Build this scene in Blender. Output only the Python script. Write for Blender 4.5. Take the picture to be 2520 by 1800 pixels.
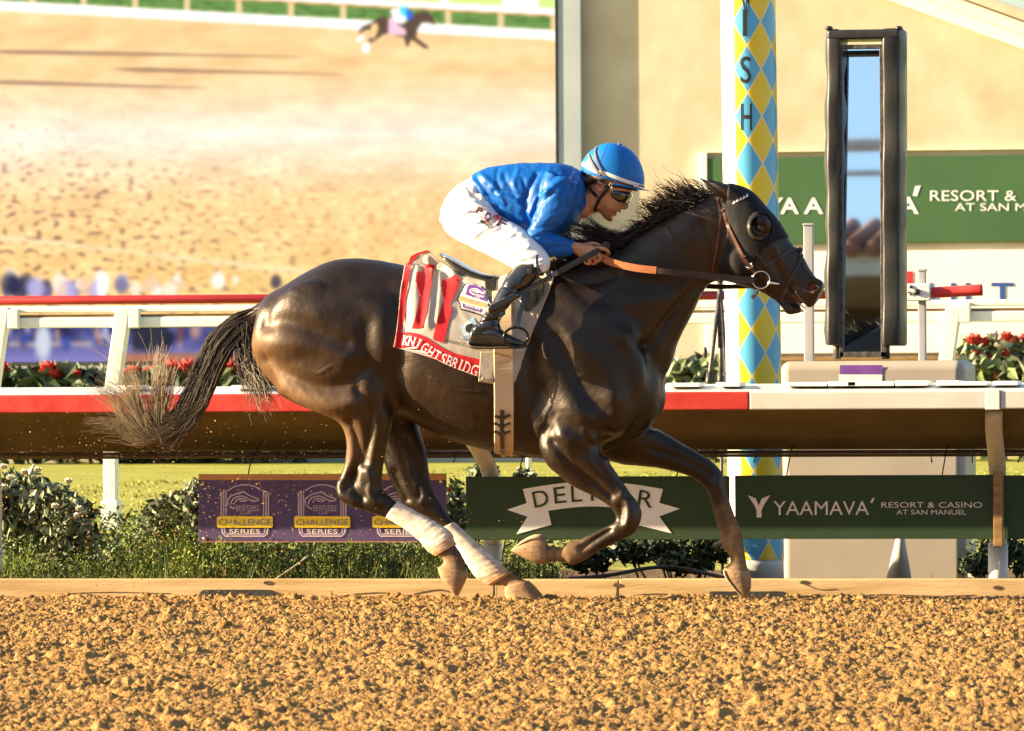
import bpy, bmesh, math, random
import numpy as np
from mathutils import Vector, Matrix
from mathutils.bvhtree import BVHTree

random.seed(7)
rng = np.random.default_rng(7)
S = bpy.context.scene
COL = S.collection
for _o in list(bpy.data.objects):
    bpy.data.objects.remove(_o)

# ------------------------------------------------------------------ camera
DIST = 28.0
YAW = math.radians(10.0)
ROLL = 0.0055
CAMZ = 1.032
FPX = 560.0 * DIST                      # focal length in photo pixels (photo is 2520 wide)
cam_data = bpy.data.cameras.new('camera')
cam = bpy.data.objects.new('camera', cam_data)
COL.objects.link(cam)
cam.location = (DIST * math.sin(YAW), -DIST * math.cos(YAW), CAMZ)
cam.rotation_euler = (math.pi / 2, ROLL, YAW)
cam_data.sensor_width = 36.0
cam_data.lens = 36.0 * FPX / 2520.0
cam_data.clip_start = 0.5
cam_data.clip_end = 3000
cam_data.dof.use_dof = True
cam_data.dof.focus_distance = DIST - 0.2
cam_data.dof.aperture_fstop = 16.0
S.camera = cam
CAM = np.array(cam.location)
ROT = np.array(cam.rotation_euler.to_matrix())
RIGHT, UP, FWD = ROT[:, 0], ROT[:, 1], -ROT[:, 2]

# ------------------------------------------------------------------ sky and sun
SUN_EL = math.radians(17.0)
SUN_A = math.radians(11.5)              # how far the sun stands towards the camera side of due left
to_sun = Vector((-math.cos(SUN_A) * math.cos(SUN_EL), -math.sin(SUN_A) * math.cos(SUN_EL), math.sin(SUN_EL)))
world = bpy.data.worlds.new('World')
S.world = world
world.use_nodes = True
wn = world.node_tree
sky = wn.nodes.new('ShaderNodeTexSky')
sky.sky_type = 'NISHITA'
sky.sun_disc = False
sky.sun_elevation = SUN_EL
sky.sun_rotation = math.atan2(to_sun.x, to_sun.y)
sky.air_density = 1.0
sky.dust_density = 1.5
wn.links.new(sky.outputs[0], wn.nodes['Background'].inputs[0])
wn.nodes['Background'].inputs[1].default_value = 0.062
sun_data = bpy.data.lights.new('sun', 'SUN')
sun_data.energy = 5.0
sun_data.angle = math.radians(0.53)
sun_data.color = (1.0, 0.76, 0.46)
sun = bpy.data.objects.new('sun', sun_data)
COL.objects.link(sun)
sun.rotation_euler = to_sun.to_track_quat('Z', 'Y').to_euler()

S.view_settings.view_transform = 'Standard'
S.view_settings.look = 'None'
S.view_settings.exposure = 2.12
S.view_settings.gamma = 1.0
S.view_settings.use_curve_mapping = False
S.render.engine = 'CYCLES'
S.cycles.use_denoising = True
S.cycles.max_bounces = 6
S.cycles.diffuse_bounces = 3
S.cycles.glossy_bounces = 3

# ------------------------------------------------------------------ helpers
def ray(px, py):
    d = RIGHT * ((px - 1260.0) / FPX) - UP * ((py - 900.0) / FPX) + FWD
    return d / np.linalg.norm(d)

def P(px, py, Y=0.0):
    """the point of the vertical plane y = Y that the photo shows at pixel (px, py)"""
    d = ray(px, py)
    return CAM + d * ((Y - CAM[1]) / d[1])

def PZ(px, py, Z=0.0):
    d = ray(px, py)
    return CAM + d * ((Z - CAM[2]) / d[2])

def proj(v):
    r = np.asarray(v, float) - CAM
    k = r @ FWD
    return np.stack([1260 + FPX * (r @ RIGHT) / k, 900 - FPX * (r @ UP) / k], -1)

def tag(o, label, cat, group=None, kind=None):
    if label: o['label'] = label
    if cat: o['category'] = cat
    if group: o['group'] = group
    if kind: o['kind'] = kind
    return o

def adopt(o, parent):
    if parent is not None:
        o.parent = parent
        o.matrix_parent_inverse = Matrix.Translation(-world_loc(parent))
    return o

def world_loc(p):
    return Vector(p['_w']) if '_w' in p else Vector((0, 0, 0))

def empty(name, loc, label, cat, group=None):
    o = bpy.data.objects.new(name, None)
    o.empty_display_size = 0.1
    COL.objects.link(o)
    o.location = loc
    o['_w'] = list(map(float, loc))
    return tag(o, label, cat, group)

def mk(name, verts, faces, mat=None, parent=None, smooth=True, col=None, uv=None):
    me = bpy.data.meshes.new(name)
    verts = np.asarray(verts, float)
    me.from_pydata(verts.tolist(), [], faces if isinstance(faces, list) else np.asarray(faces).tolist())
    me.update()
    if smooth:
        me.polygons.foreach_set('use_smooth', np.ones(len(me.polygons), bool))
    if col is not None:
        a = me.color_attributes.new('col', 'FLOAT_COLOR', 'POINT')
        c = np.ones((len(verts), 4)); c[:, :3] = col
        a.data.foreach_set('color', c.ravel())
    o = bpy.data.objects.new(name, me)
    COL.objects.link(o)
    if mat is not None:
        me.materials.append(mat)
    adopt(o, parent)
    return o

class MB:
    """collects shapes for one mesh"""
    def __init__(s): s.v = []; s.f = []
    def add(s, v, f):
        n = len(s.v)
        s.v.extend([tuple(map(float, p)) for p in v])
        s.f.extend([tuple(i + n for i in q) for q in f])
        return s
    def box(s, lo, hi):
        x0, y0, z0 = lo; x1, y1, z1 = hi
        v = [(x0,y0,z0),(x1,y0,z0),(x1,y1,z0),(x0,y1,z0),(x0,y0,z1),(x1,y0,z1),(x1,y1,z1),(x0,y1,z1)]
        return s.add(v, [(0,3,2,1),(4,5,6,7),(0,1,5,4),(1,2,6,5),(2,3,7,6),(3,0,4,7)])
    def prism(s, pts, d):
        """closed outline (3d points) extruded by vector d"""
        n = len(pts); d = np.asarray(d, float)
        v = [np.asarray(p, float) for p in pts]; v += [p + d for p in v]
        f = [tuple(range(n)), tuple(range(2*n-1, n-1, -1))]
        f += [((i+1) % n, i, i + n, (i+1) % n + n) for i in range(n)]
        return s.add(v, f)
    def tube(s, path, r, n=10, cap=True):
        v, f = tube(path, r, n, cap); return s.add(v, f)
    def build(s, name, mat=None, parent=None, smooth=False, bevel=0.0, seg=2):
        o = mk(name, s.v, s.f, mat, parent, smooth)
        bm = bmesh.new(); bm.from_mesh(o.data)
        bmesh.ops.recalc_face_normals(bm, faces=bm.faces)
        bm.to_mesh(o.data); bm.free()
        if bevel:
            m = o.modifiers.new('bevel', 'BEVEL'); m.width = bevel; m.segments = seg; m.limit_method = 'ANGLE'
            o.data.polygons.foreach_set('use_smooth', np.ones(len(o.data.polygons), bool))
            m2 = o.modifiers.new('wn', 'WEIGHTED_NORMAL'); m2.keep_sharp = True
        return o

def tube(path, r, n=10, cap=True):
    path = np.asarray(path, float); m = len(path)
    r = np.broadcast_to(np.asarray(r, float), (m,))
    t = np.gradient(path, axis=0); t /= np.linalg.norm(t, axis=1, keepdims=True) + 1e-12
    ref = np.array([0, 1.0, 0]) if abs(t[0][1]) < .8 else np.array([1.0, 0, 0])
    a = np.cross(t, ref); a /= np.linalg.norm(a, axis=1, keepdims=True) + 1e-9
    b = np.cross(t, a)
    th = np.arange(n) * 2 * math.pi / n
    v = path[:, None] + r[:, None, None] * (a[:, None] * np.cos(th)[None, :, None] + b[:, None] * np.sin(th)[None, :, None])
    v = v.reshape(-1, 3)
    f = [(i*n+j, i*n+(j+1) % n, (i+1)*n+(j+1) % n, (i+1)*n+j) for i in range(m-1) for j in range(n)]
    if cap:
        f += [tuple(range(n-1, -1, -1)), tuple((m-1)*n+j for j in range(n))]
    return v, f

def catmull(a, k):
    """resample rows of a (stations) by k per span with a Catmull-Rom curve"""
    a = np.asarray(a, float); n = len(a)
    if n < 3 or k <= 1: return a
    out = []
    for i in range(n - 1):
        p0, p1, p2, p3 = a[max(i-1, 0)], a[i], a[i+1], a[min(i+2, n-1)]
        for j in range(k):
            t = j / k
            out.append(.5*((2*p1)+(-p0+p2)*t+(2*p0-5*p1+4*p2-p3)*t*t+(-p0+3*p1-3*p2+p3)*t**3))
    out.append(a[-1])
    return np.array(out)

def loft(st, k=4, n=24, yc=0.0, ex=2.2, close=True):
    """stations (ax, ay, bx, by, half width[, depth]) in photo pixels -> closed skin"""
    st = np.array([list(s) + ([yc] if len(s) < 6 else []) for s in st], float)
    st = catmull(st, k)
    th = np.arange(n) * 2 * math.pi / n
    c, s = np.cos(th), np.sin(th)
    c = np.sign(c) * np.abs(c) ** (2/ex); s = np.sign(s) * np.abs(s) ** (2/ex)
    v = []
    for ax, ay, bx, by, w, y in st:
        A, B = P(ax, ay, y), P(bx, by, y)
        m, h = (A + B) / 2, (A - B) / 2
        w = max(w, .002)
        for j in range(n):
            v.append(m + h * c[j] + np.array([0, w * s[j], 0]))
    m = len(st)
    f = [(i*n+j, i*n+(j+1) % n, (i+1)*n+(j+1) % n, (i+1)*n+j) for i in range(m-1) for j in range(n)]
    if close:
        f += [tuple(range(n-1, -1, -1)), tuple((m-1)*n+j for j in range(n))]
    return np.array(v), f

def blob(c, r, rot=0.0, n=14):
    """ellipsoid; c 3d centre, r radii, rot about the y axis"""
    v = []; f = []
    for i in range(n + 1):
        ph = math.pi * i / n
        for j in range(n * 2):
            t = math.pi * j / n
            p = np.array([r[0]*math.sin(ph)*math.cos(t), r[1]*math.sin(ph)*math.sin(t), r[2]*math.cos(ph)])
            x = p[0]*math.cos(rot) + p[2]*math.sin(rot); z = -p[0]*math.sin(rot) + p[2]*math.cos(rot)
            v.append(np.array([x, p[1], z]) + c)
    m = 2 * n
    f = [(i*m+j, i*m+(j+1) % m, (i+1)*m+(j+1) % m, (i+1)*m+j) for i in range(n) for j in range(m)]
    return np.array(v), f

def fuse(parts, voxel, smooth=8):
    """union of closed skins -> (verts, faces) of one smooth surface"""
    v, f = [], []; n = 0
    for pv, pf in parts:
        v.append(np.asarray(pv)); f += [tuple(i + n for i in q) for q in pf]; n += len(pv)
    me = bpy.data.meshes.new('tmp'); me.from_pydata(np.concatenate(v).tolist(), [], f)
    bm = bmesh.new(); bm.from_mesh(me)
    bmesh.ops.remove_doubles(bm, verts=bm.verts, dist=1e-5)
    bmesh.ops.recalc_face_normals(bm, faces=bm.faces)
    bm.to_mesh(me); bm.free()
    o = bpy.data.objects.new('tmp', me); COL.objects.link(o)
    m = o.modifiers.new('r', 'REMESH'); m.mode = 'VOXEL'; m.voxel_size = voxel
    dg = bpy.context.evaluated_depsgraph_get()
    ev = o.evaluated_get(dg); em = ev.to_mesh()
    V = np.empty(len(em.vertices) * 3); em.vertices.foreach_get('co', V); V = V.reshape(-1, 3)
    nl = len(em.loops); L = np.empty(nl, int); em.loops.foreach_get('vertex_index', L)
    st = np.empty(len(em.polygons), int); em.polygons.foreach_get('loop_start', st)
    tot = np.empty(len(em.polygons), int); em.polygons.foreach_get('loop_total', tot)
    F = [tuple(L[a:a+b].tolist()) for a, b in zip(st, tot)]
    E = np.empty(len(em.edges) * 2, int); em.edges.foreach_get('vertices', E); E = E.reshape(-1, 2)
    ev.to_mesh_clear()
    bpy.data.objects.remove(o); bpy.data.meshes.remove(me)
    V = relax(V, E, smooth)
    return V, F, E

def relax(V, E, it, lam=.55, mu=-.57):
    V = V.copy(); n = len(V)
    deg = np.bincount(E.ravel(), minlength=n).astype(float)[:, None]
    for i in range(it * 2):
        s = np.zeros_like(V)
        for a in range(3):
            s[:, a] = np.bincount(E[:, 0], V[E[:, 1], a], n) + np.bincount(E[:, 1], V[E[:, 0], a], n)
        V += (lam if i % 2 == 0 else mu) * (s / np.maximum(deg, 1) - V)
    return V

def normals(V, F):
    q = np.array([(f[0], f[1], f[2]) for f in F]); q2 = np.array([(f[0], f[2], f[-1]) for f in F])
    N = np.zeros_like(V)
    for t in (q, q2):
        fn = np.cross(V[t[:, 1]] - V[t[:, 0]], V[t[:, 2]] - V[t[:, 0]])
        for k in range(3):
            for a in range(3):
                N[:, a] += np.bincount(t[:, k], fn[:, a], len(V))
    return N / (np.linalg.norm(N, axis=1, keepdims=True) + 1e-12)

def seg_dist(p, poly):
    """distance of 2d points to a polyline"""
    p = np.asarray(p, float); best = np.full(len(p), 1e9)
    poly = np.asarray(poly, float)
    if len(poly) == 1: return np.linalg.norm(p - poly[0], axis=1)
    for a, b in zip(poly[:-1], poly[1:]):
        d = b - a
        t = np.clip(((p - a) @ d) / (d @ d + 1e-9), 0, 1)
        best = np.minimum(best, np.linalg.norm(p - a - t[:, None] * d, axis=1))
    return best

def inside(p, poly):
    p = np.asarray(p, float); poly = np.asarray(poly, float)
    r = np.zeros(len(p), bool); n = len(poly); j = n - 1
    for i in range(n):
        xi, yi = poly[i]; xj, yj = poly[j]
        c = ((yi > p[:, 1]) != (yj > p[:, 1])) & (p[:, 0] < (xj - xi) * (p[:, 1] - yi) / (yj - yi + 1e-12) + xi)
        r ^= c; j = i
    return r

def sculpt(V, F, strokes, side=-1, both=False, ymax=0.02):
    """strokes (polyline px, radius px, height m): raise (+) or groove (-) the near side along its normals"""
    N = normals(V, F); q = proj(V)
    if both:
        M = V.copy(); M[:, 1] = -np.abs(M[:, 1]); q = proj(M); ok = np.ones(len(V), bool)
    else:
        ok = (V[:, 1] * -side < ymax) & ((N @ FWD) < .25)
    D = np.zeros(len(V))
    for s in strokes:
        poly, r, h = s[:3]
        poly = catmull(np.array(poly, float), 4)
        lo, hi = poly.min(0) - 3*r, poly.max(0) + 3*r
        sel = np.where(ok & (q[:, 0] > lo[0]) & (q[:, 0] < hi[0]) & (q[:, 1] > lo[1]) & (q[:, 1] < hi[1]))[0]
        if len(sel) == 0: continue
        if len(s) > 3:
            sel = sel[(V[sel, 1] > s[3][0]) & (V[sel, 1] < s[3][1])]
            if len(sel) == 0: continue
        d = seg_dist(q[sel], poly)
        D[sel] += h * np.exp(-(d / r) ** 2)
    return V + N * D[:, None]

class Surf:
    """ray target for draping thin things onto a built surface"""
    def __init__(s, V, F):
        s.t = BVHTree.FromPolygons([tuple(p) for p in np.asarray(V).tolist()], [tuple(f) for f in F])
    def hit(s, px, py, off=0.0):
        d = ray(px, py); c = Vector(CAM)
        loc, nor, i, dist = s.t.ray_cast(c, Vector(d))
        if loc is None:
            q = P(px, py, 0.0)
            loc, nor, i, dist = s.t.find_nearest(Vector(q))
            nor = Vector(nor) if nor.dot(Vector(d)) < 0 else -nor
        if nor.dot(Vector(d)) > 0: nor = -nor
        return np.array(loc) + np.array(nor) * off, np.array(nor)

def strap(surf, pts, width, thick=.003, off=.0015, k=6, name='strap', mat=None, parent=None, wob=0, both=False, arch=0):
    """flat band of given width (m) lying on a surface along photo points"""
    pts = catmull(np.array(pts, float), k)
    C = []; N = []
    for x, y in pts:
        c, nn = surf.hit(x, y, off); C.append(c); N.append(nn)
    C = np.array(C); N = np.array(N)
    for _ in range(2):
        N[1:-1] = (N[:-2] + N[1:-1] * 2 + N[2:]) / 4
        C[1:-1] = (C[:-2] + C[1:-1] * 2 + C[2:]) / 4
    N /= np.linalg.norm(N, axis=1, keepdims=True)
    return band(C, N, width, thick, name, mat, parent, both)

def band(C, N, width, thick, name, mat, parent, both=False):
    C = np.asarray(C); N = np.asarray(N)
    T = np.gradient(C, axis=0); T /= np.linalg.norm(T, axis=1, keepdims=True) + 1e-12
    B = np.cross(T, N); B /= np.linalg.norm(B, axis=1, keepdims=True) + 1e-12
    w = np.broadcast_to(np.asarray(width, float), (len(C),))[:, None] / 2
    prof = [(-1, 0), (-.92, 1), (.92, 1), (1, 0)]
    v = np.stack([C + B * w * a + N * thick * b for a, b in prof], 1).reshape(-1, 3)
    m = len(C)
    f = [(i*4+j, i*4+(j+1) % 4, (i+1)*4+(j+1) % 4, (i+1)*4+j) for i in range(m-1) for j in range(4)]
    f += [(3, 2, 1, 0), tuple((m-1)*4+j for j in range(4))]
    if both:
        v2 = v.copy(); v2[:, 1] *= -1; n = len(v)
        v = np.concatenate([v, v2]); f = f + [tuple(i+n for i in reversed(q)) for q in f]
    return mk(name, v, f, mat, parent, smooth=False)

def perlin(x, y, seed=0):
    """2d gradient noise, about -0.7..0.7"""
    r = np.random.default_rng(seed); perm = r.permutation(1024)
    ang = r.random(1024) * 2 * math.pi; gx, gy = np.cos(ang), np.sin(ang)
    xi = np.floor(x).astype(int); yi = np.floor(y).astype(int); xf = x - xi; yf = y - yi
    def g(a, b):
        h = perm[(perm[a & 1023] + b) & 1023]; return h
    def dot(a, b, dx, dy):
        h = g(a, b); return gx[h]*dx + gy[h]*dy
    u = xf**3*(xf*(xf*6-15)+10); w = yf**3*(yf*(yf*6-15)+10)
    a = dot(xi, yi, xf, yf); b = dot(xi+1, yi, xf-1, yf); c = dot(xi, yi+1, xf, yf-1); d = dot(xi+1, yi+1, xf-1, yf-1)
    return (a + u*(b-a)) + w*((c + u*(d-c)) - (a + u*(b-a)))

def worley(x, y, seed=0):
    """distance to the nearest of one random point per unit cell, and a random value of it"""
    r = np.random.default_rng(seed); T = 512
    ox, oy, rv = r.random((T, T)), r.random((T, T)), r.random((T, T))
    xi = np.floor(x).astype(int); yi = np.floor(y).astype(int)
    best = np.full(x.shape, 9.0); val = np.zeros(x.shape)
    for i in (-1, 0, 1):
        for j in (-1, 0, 1):
            a = (xi+i) % T; b = (yi+j) % T
            d = np.hypot(xi+i+ox[a, b]-x, yi+j+oy[a, b]-y)
            m = d < best
            best = np.where(m, d, best); val = np.where(m, rv[a, b], val)
    return best, val

# ------------------------------------------------------------------ materials
def mat(name, c1, c2=None, scale=6.0, rough=.6, spec=.5, metallic=0.0, bump=0.0, bscale=60.0, attr=False,
        stretch=(1, 1, 1), coat=0.0, sheen=0.0, detail=5.0, trans=0.0, rvar=0.0, emit=0.0, mixpow=None, aniso=0.0):
    m = bpy.data.materials.new(name); m.use_nodes = True
    nt = m.node_tree; N = nt.nodes; L = nt.links
    b = N['Principled BSDF']
    b.inputs['Roughness'].default_value = rough
    b.inputs['Specular IOR Level'].default_value = spec
    b.inputs['Metallic'].default_value = metallic
    if coat:
        b.inputs['Coat Weight'].default_value = coat; b.inputs['Coat Roughness'].default_value = .12
    if sheen:
        b.inputs['Sheen Weight'].default_value = sheen; b.inputs['Sheen Roughness'].default_value = .4
    if trans: b.inputs['Transmission Weight'].default_value = trans
    if aniso: b.inputs['Anisotropic'].default_value = aniso
    tc = N.new('ShaderNodeTexCoord'); mp = N.new('ShaderNodeMapping'); mp.inputs['Scale'].default_value = stretch
    L.new(tc.outputs['Object'], mp.inputs[0])
    col = None
    if attr:
        at = N.new('ShaderNodeAttribute'); at.attribute_name = 'col'; col = at.outputs['Color']
        if c2 is None and emit == 0:
            nz = N.new('ShaderNodeTexNoise'); nz.inputs['Scale'].default_value = scale; nz.inputs['Detail'].default_value = detail
            L.new(mp.outputs[0], nz.inputs['Vector'])
            hs = N.new('ShaderNodeHueSaturation')
            mr = N.new('ShaderNodeMapRange'); mr.inputs[1].default_value = .25; mr.inputs[2].default_value = .75
            mr.inputs[3].default_value = .75; mr.inputs[4].default_value = 1.25
            L.new(nz.outputs[0], mr.inputs[0]); L.new(mr.outputs[0], hs.inputs['Value']); L.new(col, hs.inputs['Color'])
            col = hs.outputs[0]
    elif c2 is not None:
        nz = N.new('ShaderNodeTexNoise'); nz.inputs['Scale'].default_value = scale; nz.inputs['Detail'].default_value = detail
        L.new(mp.outputs[0], nz.inputs['Vector'])
        cr = N.new('ShaderNodeValToRGB')
        cr.color_ramp.elements[0].position = .3; cr.color_ramp.elements[1].position = .7
        cr.color_ramp.elements[0].color = (*c1, 1); cr.color_ramp.elements[1].color = (*c2, 1)
        L.new(nz.outputs[0], cr.inputs[0]); col = cr.outputs[0]
        if rvar:
            mr = N.new('ShaderNodeMapRange'); mr.inputs[3].default_value = rough - rvar; mr.inputs[4].default_value = rough + rvar
            L.new(nz.outputs[0], mr.inputs[0]); L.new(mr.outputs[0], b.inputs['Roughness'])
    if emit:
        e = N.new('ShaderNodeEmission'); e.inputs[1].default_value = emit
        if col is not None: L.new(col, e.inputs[0])
        else: e.inputs[0].default_value = (*c1, 1)
        L.new(e.outputs[0], N['Material Output'].inputs[0])
        return m
    if col is not None: L.new(col, b.inputs['Base Color'])
    else: b.inputs['Base Color'].default_value = (*c1, 1)
    if bump:
        n2 = N.new('ShaderNodeTexNoise'); n2.inputs['Scale'].default_value = bscale; n2.inputs['Detail'].default_value = 4
        L.new(mp.outputs[0], n2.inputs['Vector'])
        bp = N.new('ShaderNodeBump'); bp.inputs['Strength'].default_value = min(1.0, bump); bp.inputs['Distance'].default_value = .01
        L.new(n2.outputs[0], bp.inputs['Height']); L.new(bp.outputs[0], b.inputs['Normal'])
    return m

# ------------------------------------------------------------------ flat lettering
def text_mesh(s, size=1.0, bold=0.0, space=1.0, shear=0.0):
    """outline of a word as flat (verts Nx2, faces); origin at the middle of its box, size = cap height"""
    c = bpy.data.curves.new('t', 'FONT'); c.body = s; c.size = 1.0; c.offset = bold; c.space_character = space; c.shear = shear
    c.resolution_u = 3; c.fill_mode = 'FRONT'
    o = bpy.data.objects.new('t', c); COL.objects.link(o)
    dg = bpy.context.evaluated_depsgraph_get(); ev = o.evaluated_get(dg); me = ev.to_mesh()
    v = np.array([tuple(p.co)[:2] for p in me.vertices]) if len(me.vertices) else np.zeros((0, 2))
    f = [tuple(p.vertices) for p in me.polygons]
    ev.to_mesh_clear(); bpy.data.objects.remove(o); bpy.data.curves.remove(c)
    lo, hi = v.min(0), v.max(0)
    v = (v - (lo + hi) / 2) * (size / .73)
    return v, f

def refine(v, f, maxlen):
    bm = bmesh.new()
    bv = [bm.verts.new((p[0], p[1], 0)) for p in v]
    for q in f:
        try: bm.faces.new([bv[i] for i in q])
        except ValueError: pass
    bmesh.ops.triangulate(bm, faces=bm.faces)
    for _ in range(4):
        e = [x for x in bm.edges if x.calc_length() > maxlen]
        if not e: break
        bmesh.ops.subdivide_edges(bm, edges=e, cuts=1)
        bmesh.ops.triangulate(bm, faces=bm.faces)
    bm.verts.index_update()
    V = np.array([(p.co.x, p.co.y) for p in bm.verts]); F = [tuple(p.index for p in q.verts) for q in bm.faces]
    bm.free(); return V, F
# ================================================================== setting
EXPK = 2.0 ** -S.view_settings.exposure

def srgb(r, g, b):
    c = np.array([r, g, b], float) / 255
    return tuple(np.where(c <= .04045, c / 12.92, ((c + .055) / 1.055) ** 2.4))

def zat(px, py, Y): return P(px, py, Y)[2]
def xat(px, Y, py=900): return P(px, py, Y)[0]

def ribbon2d(pts, w, k=1):
    p = catmull(np.array(pts, float), k); t = np.gradient(p, axis=0)
    t /= np.linalg.norm(t, axis=1, keepdims=True) + 1e-9
    nrm = np.stack([-t[:, 1], t[:, 0]], 1) * (w / 2)
    v = np.concatenate([p + nrm, p - nrm]); m = len(p)
    return v, [(i, i+1, m+i+1, m+i) for i in range(m-1)]

def flat(name, shapes, Y, mat_, parent, thick=0.0):
    """flat print on the plane y = Y, given as 2d shapes in photo pixels"""
    if name.endswith('lettering') and len(shapes) > 1:
        for s_ in shapes: o = flat(name, [s_], Y, mat_, parent)
        return o
    b = MB()
    for v, f in shapes:
        b.add([P(x, y, Y) for x, y in v], f)
    o = mk(name, b.v, b.f, mat_, parent, smooth=False)
    return o

def poly(*pts): return (list(pts), [tuple(range(len(pts)))])
def rect(x0, y0, x1, y1): return poly((x0, y0), (x1, y0), (x1, y1), (x0, y1))
def rrect(x0, y0, x1, y1, r, n=4):
    pts = []
    for cx, cy, a in ((x1-r, y0+r, -90), (x1-r, y1-r, 0), (x0+r, y1-r, 90), (x0+r, y0+r, 180)):
        for i in range(n+1):
            t = math.radians(a + 90*i/n); pts.append((cx + r*math.cos(t), cy + r*math.sin(t)))
    return poly(*pts)
def word(s, cx, cy, h, w=None, bold=0.0, rot=0.0, space=1.0):
    v, f = text_mesh(s, h, bold, space)
    if w: v[:, 0] *= w / (v[:, 0].max() - v[:, 0].min())
    v = v * np.array([1, h / (v[:, 1].max() - v[:, 1].min())])
    c, sn = math.cos(rot), math.sin(rot)
    return [(cx + x*c + y*sn, cy + x*sn - y*c) for x, y in v], f

# ---- the dirt track: one sheet, dense and clumpy where the camera looks
def ground_height(X, Y):
    """loose harrowed dirt: lumps, crumbs and a slight fall to the kerb"""
    z = np.zeros_like(X)
    wx = X + .016 * perlin(X*22, Y*22, 11); wy = Y + .016 * perlin(X*22, Y*22, 12)
    z += .020 * perlin(X*2.2, Y*2.2, 1) + .008 * perlin(X*6, Y*6, 2)
    d, r = worley(wx/.034, wy/.034, 3)
    z += .016 * np.clip(1 - d/(.25 + .45*r), 0, 1)**.7 * (r > .35)
    d, r = worley(wx/.021, wy/.021, 4)
    z += .012 * np.clip(1 - d/(.3 + .4*r), 0, 1)**.7 * (r > .2)
    d, r = worley(wx/.16, wy/.16, 5)
    z += .020 * np.clip(1 - d/(.14 + .2*r), 0, 1)**.6 * (r > .72)
    z += .009 * perlin(X*42, Y*42, 6) + .006*perlin(X*85, Y*85, 7)
    return z

def slope(Y):
    return np.where(Y > -.3, -.030 * np.clip((Y + .3) / 1.3, 0, 1) ** 1.3, 0.0)

def make_track():
    bx = np.concatenate([[-400, -120, -40, -14, -7, -4.5], np.arange(-3.0, 3.01, .0095), [4.5, 7, 14, 40, 120, 400]])
    yy = np.concatenate([[-400, -150, -70, -40, -26, -20, -16, -13], np.arange(-11.6, -5, .016), np.arange(-5, 1.0, .012), [1.0, 1.12]])
    BX, YY = np.meshgrid(bx, yy)
    XX = BX - YY * math.tan(YAW) * (np.abs(YY) < 50)
    Z = ground_height(XX, YY)
    fade = np.clip((3.3 - np.abs(BX)) / .3, 0, 1) * np.clip((YY + 12.5) / .8, 0, 1)
    Z = Z * fade - .008 + slope(YY)
    n, m = XX.shape
    V = np.stack([XX, YY, Z], -1).reshape(-1, 3)
    i, j = np.meshgrid(np.arange(n-1), np.arange(m-1), indexing='ij')
    a = (i*m + j).ravel(); F = np.stack([a, a+1, a+m+1, a+m], 1)
    me = bpy.data.meshes.new('dirt_track')
    me.vertices.add(len(V)); me.vertices.foreach_set('co', V.ravel())
    me.loops.add(F.size); me.loops.foreach_set('vertex_index', F.ravel())
    me.polygons.add(len(F)); me.polygons.foreach_set('loop_start', np.arange(len(F))*4)
    me.polygons.foreach_set('loop_total', np.full(len(F), 4))
    me.polygons.foreach_set('use_smooth', np.ones(len(F), bool))
    me.update(calc_edges=True)
    o = bpy.data.objects.new('dirt_track', me); COL.objects.link(o)
    me.materials.append(M_dirt); o['kind'] = 'structure'
    return o

M_dirt = mat('dirt', (.24, .130, .042), (.385, .232, .085), scale=9, rough=.95, spec=.15, bump=.9, bscale=110, detail=8)
M_dirt_clod = mat('dirt_clod', (.34, .18, .06), (.42, .24, .09), scale=40, rough=.95, spec=.1)
make_track()

# ---- infield behind the kerb
M_turf = mat('turf', (.21, .23, .032), (.36, .35, .085), scale=1.6, rough=.9, spec=.1, bump=.6, bscale=8, detail=8)
M_soil = mat('soil', (.10, .065, .035), (.20, .13, .07), scale=7, rough=.95, spec=.1, bump=.8, bscale=60)
GZ = -.045
def sheet(name, y0, y1, z0, z1, m):
    o = mk(name, [(-400, y0, z0), (400, y0, z0), (400, y1, z1), (-400, y1, z1)], [(0, 1, 2, 3)], m, None, False)
    o['kind'] = 'structure'; return o
sheet('planting_bed', 1.02, 5.5, GZ, GZ, M_soil)
sheet('turf_course', 5.5, 600, GZ, GZ + .004, M_turf)

# ---- timber kerb along the foot of the rail
M_wood = mat('kerb_timber', (.40, .27, .12), (.62, .46, .25), scale=3.2, rough=.8, spec=.2, bump=.35, bscale=30, stretch=(.6, 4, 9), detail=9)
M_woodd = mat('old_wood', (.20, .12, .05), (.36, .23, .10), scale=4, rough=.85, spec=.2, bump=.4, bscale=40, stretch=(2, 2, 12), detail=8)
M_black = mat('plain_black', (.012, .012, .012), (.03, .03, .028), scale=20, rough=.6, bump=.3, bscale=60)
KY = 1.0
kerb = empty('timber_kerb', (0, KY, -.05), 'long pale timber kerb board lying along the edge of the dirt', 'kerb')
kz1 = zat(1260, 1426, KY)
for a, b in ((-900, 1214), (1215.5, 1519), (1520.5, 3500)):
    mb = MB(); mb.box((xat(a, KY), KY, -.12), (xat(b, KY), KY + .13, kz1 + random.uniform(-.003, .003)))
    mb.build('timber', M_wood, kerb, bevel=.006)
M_crack = mat('dark_split', (.05, .03, .015), (.10, .06, .03), scale=30, rough=.9)
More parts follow.
